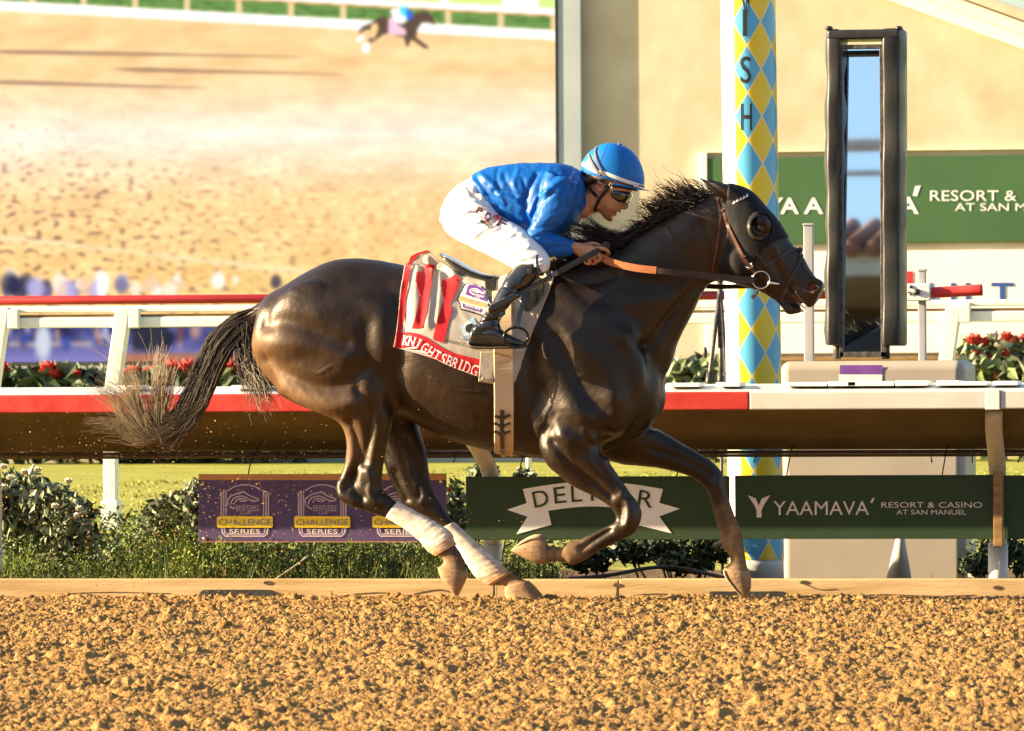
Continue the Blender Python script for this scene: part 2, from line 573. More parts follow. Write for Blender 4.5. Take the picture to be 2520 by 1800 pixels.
for pts, w in ((((1214, 1432), (1216, 1450), (1213, 1476)), 5), (((1010, 1466), (1040, 1458), (1080, 1452), (1105, 1457)), 3),
               (((870, 1463), (930, 1459), (960, 1462)), 2.5), (((1515, 1434), (1519, 1452), (1516, 1472)), 4),
               (((1560, 1466), (1610, 1462), (1660, 1464)), 2.5), (((2080, 1468), (2180, 1464), (2300, 1468), (2400, 1465)), 2.5),
               (((150, 1462), (260, 1458), (420, 1461)), 2), (((1985, 1440), (2020, 1452), (2060, 1450)), 2)):
    flat('split', [ribbon2d(pts, w, 4)], KY - .002, M_crack, kerb)
for cx, cy in ((2455, 1447), (1980, 1434), (660, 1435), (1520, 1441)):
    flat('knot', [poly(*[(cx + 9*math.cos(t)*(1.3), cy + 5*math.sin(t)) for t in np.linspace(0, 6.28, 13)[:-1]])], KY - .0025, M_crack, kerb)
for x0, x1, y0, y1, r in ((490, 676, 1452, 1490, 15), (1741, 1933, 1456, 1494, 10)):
    v, f = rrect(x0, y0, x1, y1, r)
    MB().prism([P(x, y, KY - .012) for x, y in v], (0, .011, 0)).build('dark_drain_slot', M_black, kerb)  # black plate stands in for the dark inside of the drain opening

# ---- the running rail with its sloping cover
M_red = mat('red_paint', (.42, .018, .016), (.60, .075, .06), scale=7, rough=.42, spec=.4, bump=.08, bscale=30, detail=8)
M_white = mat('white_paint', (.52, .52, .49), (.64, .64, .61), scale=3, rough=.45, spec=.4, bump=.06, bscale=20, detail=7)
M_whiteb = mat('white_plastic', (.70, .70, .68), (.80, .80, .78), scale=4, rough=.35, spec=.5)
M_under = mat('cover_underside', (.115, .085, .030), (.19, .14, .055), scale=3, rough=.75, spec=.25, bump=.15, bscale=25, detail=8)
M_post = mat('post_paint', (.55, .49, .36), (.70, .66, .55), scale=4, rough=.55, spec=.4, bump=.1, bscale=30)
M_dark = mat('dark_metal', (.02, .02, .02), (.05, .05, .045), scale=20, rough=.5)
RY0, RY1 = 1.0, 1.62
rz_top, rz_bot = zat(1260, 967, RY0), zat(1260, 1012, RY0)
rail = empty('running_rail', (0, 1.5, GZ), 'low track rail with red and white fascia and wide sloping cover', 'rail')
def rail_bar(name, a, b, m):
    mb = MB(); mb.box((xat(a, RY0), RY0, rz_bot), (xat(b, RY0), RY0 + .05, rz_top))
    mb.build(name, m, rail, bevel=.008, seg=3)
rail_bar('fascia', -900, 1842.5, M_red); rail_bar('fascia', 1843.5, 2424, M_white)
rail_bar('fascia', 2461, 3500, M_white)
mb = MB(); mb.box((xat(2424.5, RY0), RY0 - .006, rz_bot - .004), (xat(2460.5, RY0), RY0 + .06, rz_top + .004)); mb.build('joint_cap', M_whiteb, rail, bevel=.004)
zt1 = zat(1260, 948, RY1 - .1)
mb = MB(); mb.prism([(xat(-900, RY0), RY0 + .045, rz_top - .012), (xat(-900, RY0), RY1, zt1), (xat(-900, RY0), RY1, zt1 - .02), (xat(-900, RY0), RY0 + .051, rz_top - .03)], (xat(3500, RY0) - xat(-900, RY0), 0, 0))
mb.build('cover_panel', M_white, rail)
# white buckles along the cover's top edge
for px in (330, 620, 820, 1690, 1800, 1990, 2080, 2150, 2250, 2340, 2400, 2480):
    x = xat(px, RY1 - .2); w = random.uniform(.05, .11)
    mb = MB(); mb.box((x - w, RY1 - .32, zt1 - .012), (x + w, RY1 - .12, zt1 + random.uniform(.006, .012))); mb.build('cover_clip', M_whiteb, rail, bevel=.003)
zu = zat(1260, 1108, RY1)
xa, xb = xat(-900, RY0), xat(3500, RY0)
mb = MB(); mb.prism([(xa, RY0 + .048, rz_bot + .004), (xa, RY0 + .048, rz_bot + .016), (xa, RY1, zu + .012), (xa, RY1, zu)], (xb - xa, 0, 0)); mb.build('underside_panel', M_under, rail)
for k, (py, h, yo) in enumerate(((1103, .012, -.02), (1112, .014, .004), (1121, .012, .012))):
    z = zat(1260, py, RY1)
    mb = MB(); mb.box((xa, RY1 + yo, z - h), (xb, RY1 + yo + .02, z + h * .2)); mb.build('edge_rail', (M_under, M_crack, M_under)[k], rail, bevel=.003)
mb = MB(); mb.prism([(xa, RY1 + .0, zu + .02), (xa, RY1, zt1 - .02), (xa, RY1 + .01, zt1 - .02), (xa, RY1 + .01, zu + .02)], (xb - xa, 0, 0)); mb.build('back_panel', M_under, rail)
for px in (40, 180, 560, 600, 640, 705, 760, 1060, 1130, 1640, 1765, 1865, 2290, 2395, 2515):
    p = P(px, 1120, RY1 + .0); c = random.uniform(-.02, .02)
    v, f = tube([p + (0, 0, .03), p + (c, -.02, .0), p + (c*2, -.01, -.035), p + (c*2.6, .0, -.028)], .0028, 6)
    mk('wire_tie', v, f, M_dark, rail)
# gooseneck posts
def gooseneck(px_top, px_bot):
    Yb = 1.50
    pts = [P(px_bot, 1432, Yb) - (0, 0, .1), P(px_bot, 1330, Yb), P(px_bot, 1210, Yb), P(px_bot + (px_top-px_bot)*.12, 1160, Yb - .03),
           P(px_bot + (px_top-px_bot)*.5, 1110, Yb - .12), P(px_top, 1060, Yb - .28), P(px_top, 1012, Yb - .42)]
    v, f = tube(catmull(pts, 5), .040, 18); mk('gooseneck_post', v, f, M_post, rail)
    v, f = tube([P(px_bot, 1440, Yb) - (0, 0, .1), P(px_bot, 1338, Yb)], .0455, 18); mk('post_sleeve', v, f, M_white, rail)
gooseneck(1150, 1212); gooseneck(2446, 2456); gooseneck(-52, -16)

# ---- hanging signs
SY = 1.36
def board(name, x0, y0, x1, y1, m, label, edge=None, group='sponsor boards hung under the rail'):
    r = empty(name, P((x0+x1)/2, y1, SY), label, 'sign', group)
    a, b = P(x0, y1, SY), P(x1, y0, SY)
    MB().box((a[0], SY, a[2]), (b[0], SY + .012, b[2])).build('panel', m, r, bevel=.002)
    for fx in (.2, .8):
        x = a[0] + (b[0] - a[0]) * fx
        v, f = tube([(x, SY + .006, b[2] - .004), (x + .01, SY + .02, (b[2] + zu) / 2), (x, RY1 - .03, zu + .02)], .003, 6); mk('hanger_wire', v, f, M_dark, r)
    return r
M_purple = mat('purple_vinyl', (.068, .045, .125), (.092, .062, .16), scale=3, rough=.5, bump=.12, bscale=14, spec=.35)
M_green = mat('green_vinyl', (.018, .042, .018), (.026, .055, .024), scale=3, rough=.55, bump=.1, bscale=14, spec=.35)
M_ink = mat('cream_print', (.62, .54, .50), (.70, .62, .58), scale=12, rough=.6)
M_inkw = mat('white_print', (.74, .74, .74), (.80, .80, .80), scale=12, rough=.6)
M_pale = mat('lilac_print', (.40, .31, .42), (.48, .38, .48), scale=12, rough=.6)
M_yel = mat('yellow_print', (.92, .62, .01), (.96, .68, .02), scale=12, rough=.6)
M_blu = mat('blue_print', (.12, .19, .30), (.16, .24, .36), scale=12, rough=.6)
M_tan = mat('tan_edge', (.42, .19, .06), (.5, .24, .08), scale=10, rough=.6)
M_brass = mat('brass_stud', (.55, .42, .22), rough=.35, metallic=.8)
M_green2 = mat('green_print', (.018, .045, .022), (.022, .05, .026), scale=10, rough=.6)

HEAD_STROKES = [  # a line drawing of a horse's head with swept mane, unit box 0..1
    [(.02,.78),(.0,.5),(.10,.28),(.30,.12),(.46,.06),(.52,.0),(.56,.07),(.72,.24),(.98,.42),(.94,.52),(.76,.56)],
    [(.10,.72),(.14,.5),(.26,.32),(.46,.26),(.60,.34),(.74,.48),(.88,.50)],
    [(.24,.62),(.32,.44),(.46,.40),(.56,.44),(.62,.52),(.50,.54),(.38,.52)],
    [(.06,.80),(.16,.94),(.22,.98)]]
def horse_mark(x, y, w, h, t):
    out = []
    for s in HEAD_STROKES:
        out.append(ribbon2d([(x + a*w, y + b*h) for a, b in s], t, 4))
    return out
def crest(r, cx, Y, sx=1.0):
    """shield, name plate and words of one emblem; cx in pixels"""
    q = lambda x, y: (cx + x, y)
    Y1, Y2, Y3 = Y - .003, Y - .006, Y - .009
    top = [q(-46, 1207), q(-40, 1207), q(-28, 1199), q(-10, 1194), q(0, 1193.5), q(10, 1194), q(28, 1199), q(40, 1207), q(46, 1207)]
    ou = [q(-46, 1275), q(-46, 1207), *top[1:-1], q(46, 1207), q(46, 1275)]
    flat('shield_outline', [ribbon2d(ou, 3.2), ribbon2d([q(-58, 1275), q(-58, 1213), q(-50, 1209)], 4), ribbon2d([q(58, 1275), q(58, 1213), q(50, 1209)], 4),
         ribbon2d([q(-52, 1275), q(-52, 1212)], 4), ribbon2d([q(52, 1275), q(52, 1212)], 4),
         ribbon2d([q(-57, 1296), q(-55, 1312), q(-48, 1320), q(48, 1320), q(55, 1312), q(57, 1296)], 4),
         ribbon2d([q(-50, 1296), q(-49, 1311), q(-45, 1315), q(45, 1315), q(49, 1311), q(50, 1296)], 2.5)], Y1, M_pale, r)
    flat('horse_emblem', horse_mark(cx - 42, 1210, 76, 44, 3.2), Y1, M_pale, r)
    flat('emblem_lettering', [word("BREEDERS'", cx + 7, 1249, 11, 58, .0), word('CUP', cx + 3, 1261, 10, 26, .0),
         rect(cx - 22, 1256, cx - 12, 1258), rect(cx + 18, 1256, cx + 36, 1258)], Y1, M_pale, r)
    flat('name_plate', [rrect(cx - 69, 1271, cx + 69, 1299, 5)], Y2, M_yel, r)
    flat('plate_lettering', [word('CHALLENGE', cx, 1285.5, 15, 128, .0)], Y3, M_blu, r)
    flat('foot_lettering', [word('SERIES', cx - .5, 1308, 11, 76, .0)], Y1, M_ink, r)
pb = board('hanging_sign', 489, 1166, 1098, 1335, M_purple, 'purple sign with three yellow-plated crests, hung under the rail')
flat('top_edge_strip', [rect(489, 1167, 1098, 1182)], SY - .003, M_tan, pb)
flat('bottom_edge_strip', [rect(494, 1333, 1098, 1335)], SY - .003, M_tan, pb)
for cx in (602.5, 793, 985): crest(pb, cx, SY)
for x, y in ((499, 1193), (503, 1326), (1086, 1186), (1086, 1322)):
    p = P(x, y, SY - .004); v, f = blob(p, (.009, .004, .009), n=6); mk('stud', v, f, M_brass, pb)

gb = board('hanging_sign', 1147, 1172, 1795, 1329, M_green, 'dark green sign with a white ribbon banner behind the folded foreleg')
q = lambda x, y: (1140 + x / 3.2957, 1150 + y / 3.2957)
arc_t = [q(x, 178 - 62 * math.sin(math.pi * (x - 483) / (1620 - 483))) for x in np.linspace(483, 1620, 15)]
arc_b = [q(x, 355 - 36 * math.sin(math.pi * (x - 690) / (1400 - 690))) for x in np.linspace(1400, 690, 12)]
flat('ribbon_banner', [(arc_t + [q(1590, 290)] + arc_b + [q(515, 292)], [tuple(range(len(arc_t) + len(arc_b) + 2))]),
     poly(q(515, 292), q(690, 355), q(715, 468), q(430, 545), q(520, 402), q(355, 346)),
     poly(q(1590, 290), q(1757, 338), q(1590, 400), q(1690, 537), q(1385, 462), q(1400, 355))], SY - .003, M_inkw, gb)
lets = []
for ch, lx, ly, rot in (('D', 628, 255, -.20), ('E', 783, 226, -.11), ('L', 918, 215, -.06), ('M', 1110, 208, .0), ('A', 1300, 222, .08), ('R', 1480, 258, .17)):
    x, y = q(lx, ly); lets.append(word(ch, x, y, 40, {'M': 46, 'L': 26, 'E': 29}.get(ch, 37), .0, rot))
flat('banner_lettering', lets, SY - .006, M_green2, gb)

yb = board('hanging_sign', 1809, 1169, 2446, 1327, M_green, 'dark green sign with cream lettering hung right of the striped post')
def resort_words(cx0, cy, k, Y, r, m, name='lettering'):
    """wordmark; cx0 = left edge, cy = middle, k = pixel scale"""
    sh = [word('YAAMAVA', cx0 + 181*k, cy + 2*k, 34*k, 235*k, .0), poly((cx0 + 302*k, cy - 12*k), (cx0 + 307*k, cy - 23*k), (cx0 + 313*k, cy - 23*k), (cx0 + 306*k, cy - 10*k)),
          word('RESORT & CASINO', cx0 + 453*k, cy - 6*k, 14*k, 248*k, .0), word('AT SAN MANUEL', cx0 + 452*k, cy + 12*k, 12*k, 172*k, .0),
          poly((cx0, cy - 30*k), (cx0 + 20*k, cy - 22*k), (cx0 + 27*k, cy - 4*k), (cx0 + 35*k, cy - 22*k), (cx0 + 56*k, cy - 30*k), (cx0 + 40*k, cy - 6*k), (cx0 + 34*k, cy + 8*k), (cx0 + 34*k, cy + 25*k), (cx0 + 22*k, cy + 25*k), (cx0 + 22*k, cy + 8*k), (cx0 + 16*k, cy - 6*k))]
    flat(name, sh, Y, m, r)
resort_words(1840, 1249, 1.0, SY - .003, yb, M_ink)
eb = board('hanging_sign', 2470, 1169, 3100, 1327, M_green, 'plain dark green sign cut off by the right edge of the picture')
resort_words(2545, 1249, 1.0, SY - .003, eb, M_ink)
stake = tag(MB().box(tuple(P(2445, 1345, SY - .035)), tuple(P(2468, 1160, SY - .012))).build('wooden_batten', M_woodd, None, bevel=.003),
            'narrow brown wooden batten nailed upright across the right-hand green sign', 'batten')

# ---- finish post
M_argyle = bpy.data.materials.new('argyle_paint'); M_argyle.use_nodes = True
def argyle():
    nt = M_argyle.node_tree; N, L = nt.nodes, nt.links; b = N['Principled BSDF']; b.inputs['Roughness'].default_value = .3
    b.inputs['Specular IOR Level'].default_value = .5
    a = N.new('ShaderNodeAttribute'); a.attribute_name = 'uvp'
    sep = N.new('ShaderNodeSeparateXYZ'); L.new(a.outputs['Vector'], sep.inputs[0])
    def mth(op, *i):
        n = N.new('ShaderNodeMath'); n.operation = op
        for k, x in enumerate(i):
            if isinstance(x, (int, float)): n.inputs[k].default_value = x
            else: L.new(x, n.inputs[k])
        return n.outputs[0]
    u, v = sep.outputs[0], sep.outputs[1]
    s = mth('PINGPONG', mth('ADD', u, v), 1.0); d = mth('PINGPONG', mth('SUBTRACT', u, v), 1.0)
    # diamonds: product of two triangle waves about one half
    pa = mth('SUBTRACT', s, .5); pb_ = mth('SUBTRACT', d, .5); pr = mth('MULTIPLY', pa, pb_)
    blue = mth('GREATER_THAN', pr, 0.0)
    line = mth('LESS_THAN', mth('MINIMUM', mth('ABSOLUTE', pa), mth('ABSOLUTE', pb_)), .022)
    white = mth('LESS_THAN', u, -.46)  # white painted in for sun glare on the post's sunlit side
    def mix(f, c1, c2):
        n = N.new('ShaderNodeMix'); n.data_type = 'RGBA'; L.new(f, n.inputs[0])
        for k, c in ((6, c1), (7, c2)):
            if isinstance(c, tuple): n.inputs[k].default_value = (*c, 1)
            else: L.new(c, n.inputs[k])
        return n.outputs[2]
    c = mix(blue, (.78, .58, .03), (.10, .42, .66))
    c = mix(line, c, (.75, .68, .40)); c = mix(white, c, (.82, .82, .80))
    L.new(c, b.inputs['Base Color'])
argyle()
FY = 2.6
fp = empty('finish_post', P(1858, 1428, FY), 'tall round post with blue and yellow diamonds and FINISH lettering', 'post')
pt, pbm = P(1840, -30, FY), P(1862, 1376, FY)
R_P = .132
nz, nt_ = 60, 64
uvp = []; vv = []; ff = []
for i in range(nz + 1):
    c = pt + (pbm - pt) * i / nz
    py = -30 + (1376 + 30) * i / nz
    for j in range(nt_):
        th = 2 * math.pi * j / nt_ - math.pi
        dirv = RIGHT * math.sin(th) - np.array([FWD[0], FWD[1], 0]) * math.cos(th)
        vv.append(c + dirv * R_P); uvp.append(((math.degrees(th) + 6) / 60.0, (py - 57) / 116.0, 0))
for i in range(nz):
    for j in range(nt_ - 1):
        ff.append((i*nt_+j, i*nt_+j+1, (i+1)*nt_+j+1, (i+1)*nt_+j))
    ff.append((i*nt_+nt_-1, i*nt_, (i+1)*nt_, (i+1)*nt_+nt_-1))
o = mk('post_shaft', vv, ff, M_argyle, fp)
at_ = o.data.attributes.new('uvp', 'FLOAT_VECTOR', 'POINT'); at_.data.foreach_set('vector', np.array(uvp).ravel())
v, f = tube([pbm + (0, 0, .0), pbm - (0, 0, .03), P(1863, 1440, FY)], R_P * .985, 48); mk('post_base', v, f, M_white, fp)
surf_post = Surf(vv, ff)
M_ink_b = mat('black_print', (.02, .02, .022), rough=.5)
for ch, cy in (('I', 56), ('S', 172), ('H', 288), ('N', -60)):
    v, f = text_mesh(ch, 66); v = v * np.array([27 / max(1e-6, (v[:, 0].max() - v[:, 0].min())), 66 / (v[:, 1].max() - v[:, 1].min())]) if ch != 'I' else v * np.array([10 / (v[:, 0].max() - v[:, 0].min()), 66 / (v[:, 1].max() - v[:, 1].min())])
    v, f = refine(v, f, 8)
    cx = 1833 + (cy - 56) * .016
    mk('lettering', [surf_post.hit(cx + x, cy - y, .002)[0] for x, y in v], f, M_ink_b, fp, False)

# ---- padded plinth and the photo-finish mirror
M_pad = mat('beige_vinyl', (.34, .30, .245), (.42, .375, .315), scale=2, rough=.45, bump=.12, bscale=6, spec=.4)
M_blackv = mat('black_vinyl', (.016, .017, .018), (.035, .036, .036), scale=5, rough=.38, bump=.35, bscale=7, spec=.5, stretch=(2, 2, .6))
M_mirror = mat('mirror', (.72, .86, .95), rough=.015, metallic=1.0)
M_frame = mat('worn_black_metal', (.02, .02, .02), (.12, .11, .10), scale=25, rough=.45, bump=.3, bscale=50)
PY_ = 3.05
pl = empty('padded_plinth', P(2140, 1432, PY_), 'beige vinyl padded block standing under the tall mirror', 'plinth')
a, b = P(1921, 1440, PY_), P(2374, 887, PY_)
MB().box((a[0], PY_, GZ - .01), (b[0], PY_ + .55, b[2])).build('pad', M_pad, pl, bevel=.05, seg=5)
flat('purple_label', [rect(2067, 899, 2172, 921)], PY_ - .003, mat('violet_tape', (.16, .06, .30), (.22, .09, .38), scale=14, rough=.4), pl)
flat('white_label', [rect(2064, 922, 2171, 947)], PY_ - .003, M_inkw, pl)
MY = 3.15
mz0, mz1 = zat(2120, 884, MY), zat(2120, 72, MY)
mt = empty('mirror_column', P(2120, 886, MY), 'tall narrow mirror in a black padded vinyl surround on the beige block', 'mirror')
mx = lambda px, py=470: P(px, py, MY)[0]
for nm, x0, x1, y0 in (('side_pad', 2036, 2072, 850), ('side_pad', 2172, 2219, 852)):
    mb = MB(); zz = np.linspace(zat(2120, y0, MY), mz1, 18)
    for i in range(17):
        pass
    n = 22; V = []; F = []
    for i in range(n):
        z = zat(2120, y0, MY) + (mz1 - zat(2120, y0, MY)) * i / (n - 1)
        py = y0 + (72 - y0) * i / (n - 1)
        bul = .006 * math.sin(i * 1.7) + .004 * math.sin(i * .61 + (x0 % 7))
        xa_, xb_ = P(x0, py, MY)[0], P(x1, py, MY)[0]
        for x, y in ((xa_ - (.012 if x0 < 2100 else 0) - bul, MY + .02), (xa_ + .006, MY - .05 - bul), (xb_ - .006, MY - .05 + bul), (xb_ + (.012 if x0 > 2100 else 0) + bul, MY + .02), (xb_, MY + .24), (xa_, MY + .24)):
            V.append((x, y, z))
    for i in range(n - 1):
        for j in range(6): F.append((i*6+j, i*6+(j+1) % 6, (i+1)*6+(j+1) % 6, (i+1)*6+j))
    F += [tuple(range(5, -1, -1)), tuple((n-1)*6+j for j in range(6))]
    o = mk(nm, V, F, M_blackv, mt); mm = o.modifiers.new('b', 'BEVEL'); mm.width = .012; mm.segments = 3
mb = MB(); mb.box((mx(2038, 90), MY - .055, zat(2120, 98, MY)), (mx(2217, 90), MY + .24, zat(2120, 74, MY))); mb.build('top_pad', M_blackv, mt, bevel=.014, seg=3)
for px in (2040, 2212):
    p = P(px, 70, MY - .03); v, f = blob(p, (.02, .03, .012), n=6); mk('pad_corner', v, f, M_blackv, mt)
za_, zb_ = zat(2120, 868, MY), zat(2120, 118, MY); TILT = math.radians(5.15); yb_ = MY - .02 + (zb_ - za_) * math.tan(TILT)
mb = MB(); mb.prism([(mx(2070), MY - .02, za_), (mx(2174), MY - .02, za_), (mx(2174), yb_, zb_), (mx(2070), yb_, zb_)], (0, .006, 0))
o = mb.build('mirror_glass', M_mirror, mt)
for x0, x1, y0, y1 in ((2066, 2076, 118, 880), (2168, 2178, 118, 880), (2066, 2178, 866, 880), (2066, 2178, 110, 122)):
    a, b = P(x0, y1, MY), P(x1, y0, MY)
    MB().box((mx(x0, 500), MY - .034, a[2]), (mx(x1, 500), MY + .02, b[2])).build('mirror_frame', M_frame, mt, bevel=.002)
for x0 in (2060, 2180):
    p = P(x0, 884, MY + .1); v, f = tube([p, p + (0, 0, .1)], .02, 8); mk('foot_bracket', v, f, M_frame, mt)

# traffic cone
cn = empty('traffic_cone', P(2212, 1434, 2.2), 'dirty white cone standing in front of the beige block', 'cone')
b0, t0 = P(2212, 1440, 2.2), P(2216, 1318, 2.2)
v, f = tube([b0, b0 + (t0 - b0) * .97, t0], [.066, .020, .016], 24); mk('cone_body', v, f, mat('grubby_white', (.40, .37, .32), (.62, .60, .55), scale=8, rough=.6), cn)
MB().box((b0[0] - .09, 2.11, GZ), (b0[0] + .09, 2.29, GZ + .025)).build('cone_foot', M_black, cn, bevel=.006)

# grey posts, camera box and red cushion tube
M_grey = mat('grey_plastic', (.34, .34, .36), (.44, .44, .46), scale=6, rough=.5)
GY = 4.2
def grey_post(px0, px1, ytop, label):
    p = empty('grey_post', P((px0+px1)/2, 1410, GY), label, 'post', 'slim grey posts behind the mirror')
    a, b = P(px0, ytop, GY), P(px1, ytop, GY)
    MB().box((a[0], GY, GZ), (b[0], GY + .05, a[2])).build('shaft', M_grey, p, bevel=.004)
    MB().box((a[0] - .004, GY - .004, a[2]), (b[0] + .004, GY + .054, a[2] + .012)).build('cap', M_grey, p, bevel=.003)
grey_post(1977, 2000, 556, 'slim grey square post between the horse and the mirror')
grey_post(2259, 2277, 668, 'slim grey square post carrying the white camera box')
cb = empty('camera_box', P(2260, 742, GY), 'small white box camera with a round black lens on a grey post', 'camera')
a, b = P(2229, 741, GY - .07), P(2289, 698, GY - .07)
MB().box((a[0], GY - .07, a[2]), (b[0], GY - .005, b[2])).build('housing', M_whiteb, cb, bevel=.006)
p = P(2255, 719, GY - .08); v, f = tube([p, p + (0, .02, 0)], .017, 16); mk('lens', v, f, M_dark, cb)
for x, y, r in ((2241, 706, .009), (2236, 720, .005), (2240, 725, .005)):
    p = P(x, y, GY - .075); v, f = tube([p, p + (0, .01, 0)], r, 10); mk('button', v, f, M_dark, cb)
p0, p1 = P(2290, 721, GY - .02), P(2416, 714, GY - .02)
v, f = tube(catmull([p0, p0 + (p1-p0)*.03, p0 + (p1-p0)*.5, p0 + (p1-p0)*.97, p1], 3), [.024, .027, .027, .027, .028, .028, .028, .028, .028, .029, .029, .029, .026], 20)
tag(mk('red_tube', v, f, mat('red_plastic', (.62, .02, .02), (.70, .10, .08), scale=7, rough=.3), None), 'short shiny red tube lying level beside the camera box', 'tube')

# tripod
TY = 4.6
tr = empty('tripod', P(1762, 1405, TY), 'dark camera tripod standing left of the striped post', 'tripod')
hub = P(1772, 712, TY)
for dx, yy, k in ((1716, -.15, 0), (1778, .25, 1), (1808, -.1, 2)):
    ft = P(dx - (30 if k == 0 else (-14 if k == 2 else 0)), 1404, TY + yy); ft[2] = GZ
    v, f = tube([hub, hub + (ft - hub) * .55], .011, 8); mk('leg', v, f, M_frame, tr)
    v, f = tube([hub + (ft - hub) * .5, ft], .008, 8); mk('lower_leg', v, f, M_dark, tr)
    c = hub + (ft - hub) * .32; v, f = tube([c - (ft-hub)*.03, c + (ft-hub)*.03], .018, 8); mk('leg_clamp', v, f, M_dark, tr)
v, f = tube([hub - (0, 0, .3), hub + (0, 0, .05)], .014, 10); mk('centre_column', v, f, M_frame, tr)
v, f = blob(hub + (0, 0, .06), (.035, .035, .025), n=6); mk('head', v, f, M_dark, tr)
for y in (868, 812): 
    p = P(1735 if y > 840 else 1760, y, TY - .1); v, f = blob(p, (.012, .012, .03), n=5); mk('cord', v, f, M_dark, tr)

# ---- far white rail with slanting posts, red padded rail behind it
BY = 13.5
br = empty('far_rail', (0, BY, GZ), 'far white double rail with slanting posts crossing the turf', 'rail')
def bar(a, b, c, d, m, name, Y=BY, dep=.05, parent=br, x0=-900, x1=3400):
    z1, z0 = zat(1260, a, Y), zat(1260, b, Y)
    MB().box((xat(x0, Y), Y + c, z0), (xat(x1, Y), Y + c + dep, z1)).build(name, m, parent, bevel=.008)
bar(746, 762, 0, 0, M_whiteb, 'upper_bar'); bar(767, 774, .02, 0, M_woodd, 'shadow_gap', dep=.02); bar(774, 800, .0, 0, M_whiteb, 'lower_bar')
def far_post(px, lean=26):
    a, b = P(px + lean, 757, BY - .03), P(px - 6, 985, BY - .03)
    w = .048
    mb = MB()
    mb.prism([a - (w, 0, 0), a + (w, 0, 0), b + (w, 0, 0), b - (w, 0, 0)], (0, .10, 0)); mb.build('slanted_post', M_whiteb, br, bevel=.008)
    c, d = P(px - 6, 960, BY + .02), P(px - 6, 1240, BY + .02)
    MB().box((c[0] - .043, BY, d[2]), (c[0] + .043, BY + .086, c[2])).build('lower_post', M_whiteb, br, bevel=.008)
    MB().box((c[0] - .058, BY - .012, GZ), (c[0] + .058, BY + .1, d[2] + .02)).build('post_foot', M_whiteb, br, bevel=.01)
    m_ = P(px + lean + 24, 770, BY - .02); MB().box((m_[0] - .03, BY - .03, zat(1260, 802, BY)), (m_[0] + .05, BY + .02, zat(1260, 752, BY))).build('bracket', M_whiteb, br, bevel=.01)
for px in (276, -22, 1430, 2320): far_post(px)
RYB = 15.0
rr = empty('red_padded_rail', (0, RYB, GZ), 'long dark red padded rail just behind the far white rail', 'rail')
zc = zat(1260, 731, RYB)
v, f = tube([(xat(-900, RYB), RYB, zc), (xat(300, RYB), RYB, zc), (xat(2036, RYB), RYB, zc)], .030, 18)
mk('padding', v, f, mat('dark_red_pad', (.34, .012, .018), (.42, .02, .028), scale=4, rough=.5), rr)
for px in (-300, 1300, 1480):
    x = xat(px, RYB); v, f = tube([(x, RYB, GZ), (x, RYB, zc - .02)], .02, 8); mk('support', v, f, M_whiteb, rr)

# ---- the building: stucco wall with gable, sloping white trim
WY = 45.0
M_stucco = mat('stucco', (.47, .39, .27), (.62, .54, .42), scale=1.4, rough=.9, spec=.15, bump=.5, bscale=3, detail=8)
M_trim = mat('white_trim', (.78, .76, .70), (.84, .82, .78), scale=1.5, rough=.6)
bd = empty('grandstand_wing', (xat(2000, WY), WY, GZ), 'cream stucco building with white gable trim behind the finish line', 'building')
wl = [P(1290, 1118, WY), P(3000, 1118, WY), P(3000, 300, WY), P(2520, 118, WY), P(2150, -14, WY), P(1900, -105, WY), P(1290, -105, WY)]
MB().prism([np.array([p[0], WY, p[2] if i > 1 else GZ]) for i, p in enumerate(wl)], (0, 3.0, 0)).build('wall', M_stucco, bd)
def slab(name, p0, p1, th, y0, dep, m):
    a, b = P(*p0, WY), P(*p1, WY); h = np.array([0, 0, th])
    MB().prism([np.array([a[0], y0, a[2]]), np.array([b[0], y0, b[2]]), np.array([b[0], y0, b[2]]) + h, np.array([a[0], y0, a[2]]) + h], (0, dep, 0)).build(name, m, bd, bevel=.01)
slab('trim_board', (1880, -110), (2700, 188), .16, WY - .12, .10, M_trim)
slab('trim_board', (1880, -146), (2700, 152), .14, WY - .22, .20, M_trim)
slab('gable_roof', (1880, -180), (2700, 118), .12, WY - .45, 4, mat('clay_roof', (.55, .42, .30), (.66, .54, .42), scale=4, rough=.8))

# the big green sign on the wall
gs = empty('wall_sign', P(2100, 602, WY - .1), 'large green billboard with white lettering on the stucco wall', 'sign')
def wbox(name, x0, y0, x1, y1, dep, m, parent, Yf=WY):
    a, b = P(x0, y1, Yf), P(x1, y0, Yf)
    return MB().box((a[0], Yf - dep, a[2]), (b[0], Yf + .01, b[2])).build(name, m, parent, bevel=.006)
M_grass_green = mat('billboard_green', (.030, .095, .030), (.040, .115, .038), scale=1.5, rough=.6)
wbox('panel', 1742, 377, 3000, 602, .06, M_grass_green, gs)
wbox('frame_top', 1720, 362, 3000, 377, .075, M_trim, gs); wbox('frame_side', 1722, 377, 1742, 604, .075, M_trim, gs)
for s, cx, cy, h, w in (('Y', 1850, 505, 52, 40), ('Y', 1908, 507, 40, 40), ('A', 1943, 507, 40, 46), ('A', 2002, 507, 40, 48), ('M', 2062, 507, 40, 54), ('A', 2121, 507, 40, 48), ('V', 2174, 507, 40, 46), ('A', 2236, 506, 42, 50)):
    flat('lettering', [word(s, cx, cy, h, w, .02)], WY - .065, M_inkw, gs)
flat('lettering', [poly((2246, 482), (2252, 459), (2266, 457), (2257, 483))], WY - .065, M_inkw, gs)
flat('lettering', [word('RESORT &', 2395, 482, 26, 212, .0), word('CASINO', 2610, 482, 26, 170, .0), word('AT SAN MANUEL', 2500, 510, 19, 300, .0)], WY - .065, M_inkw, gs)
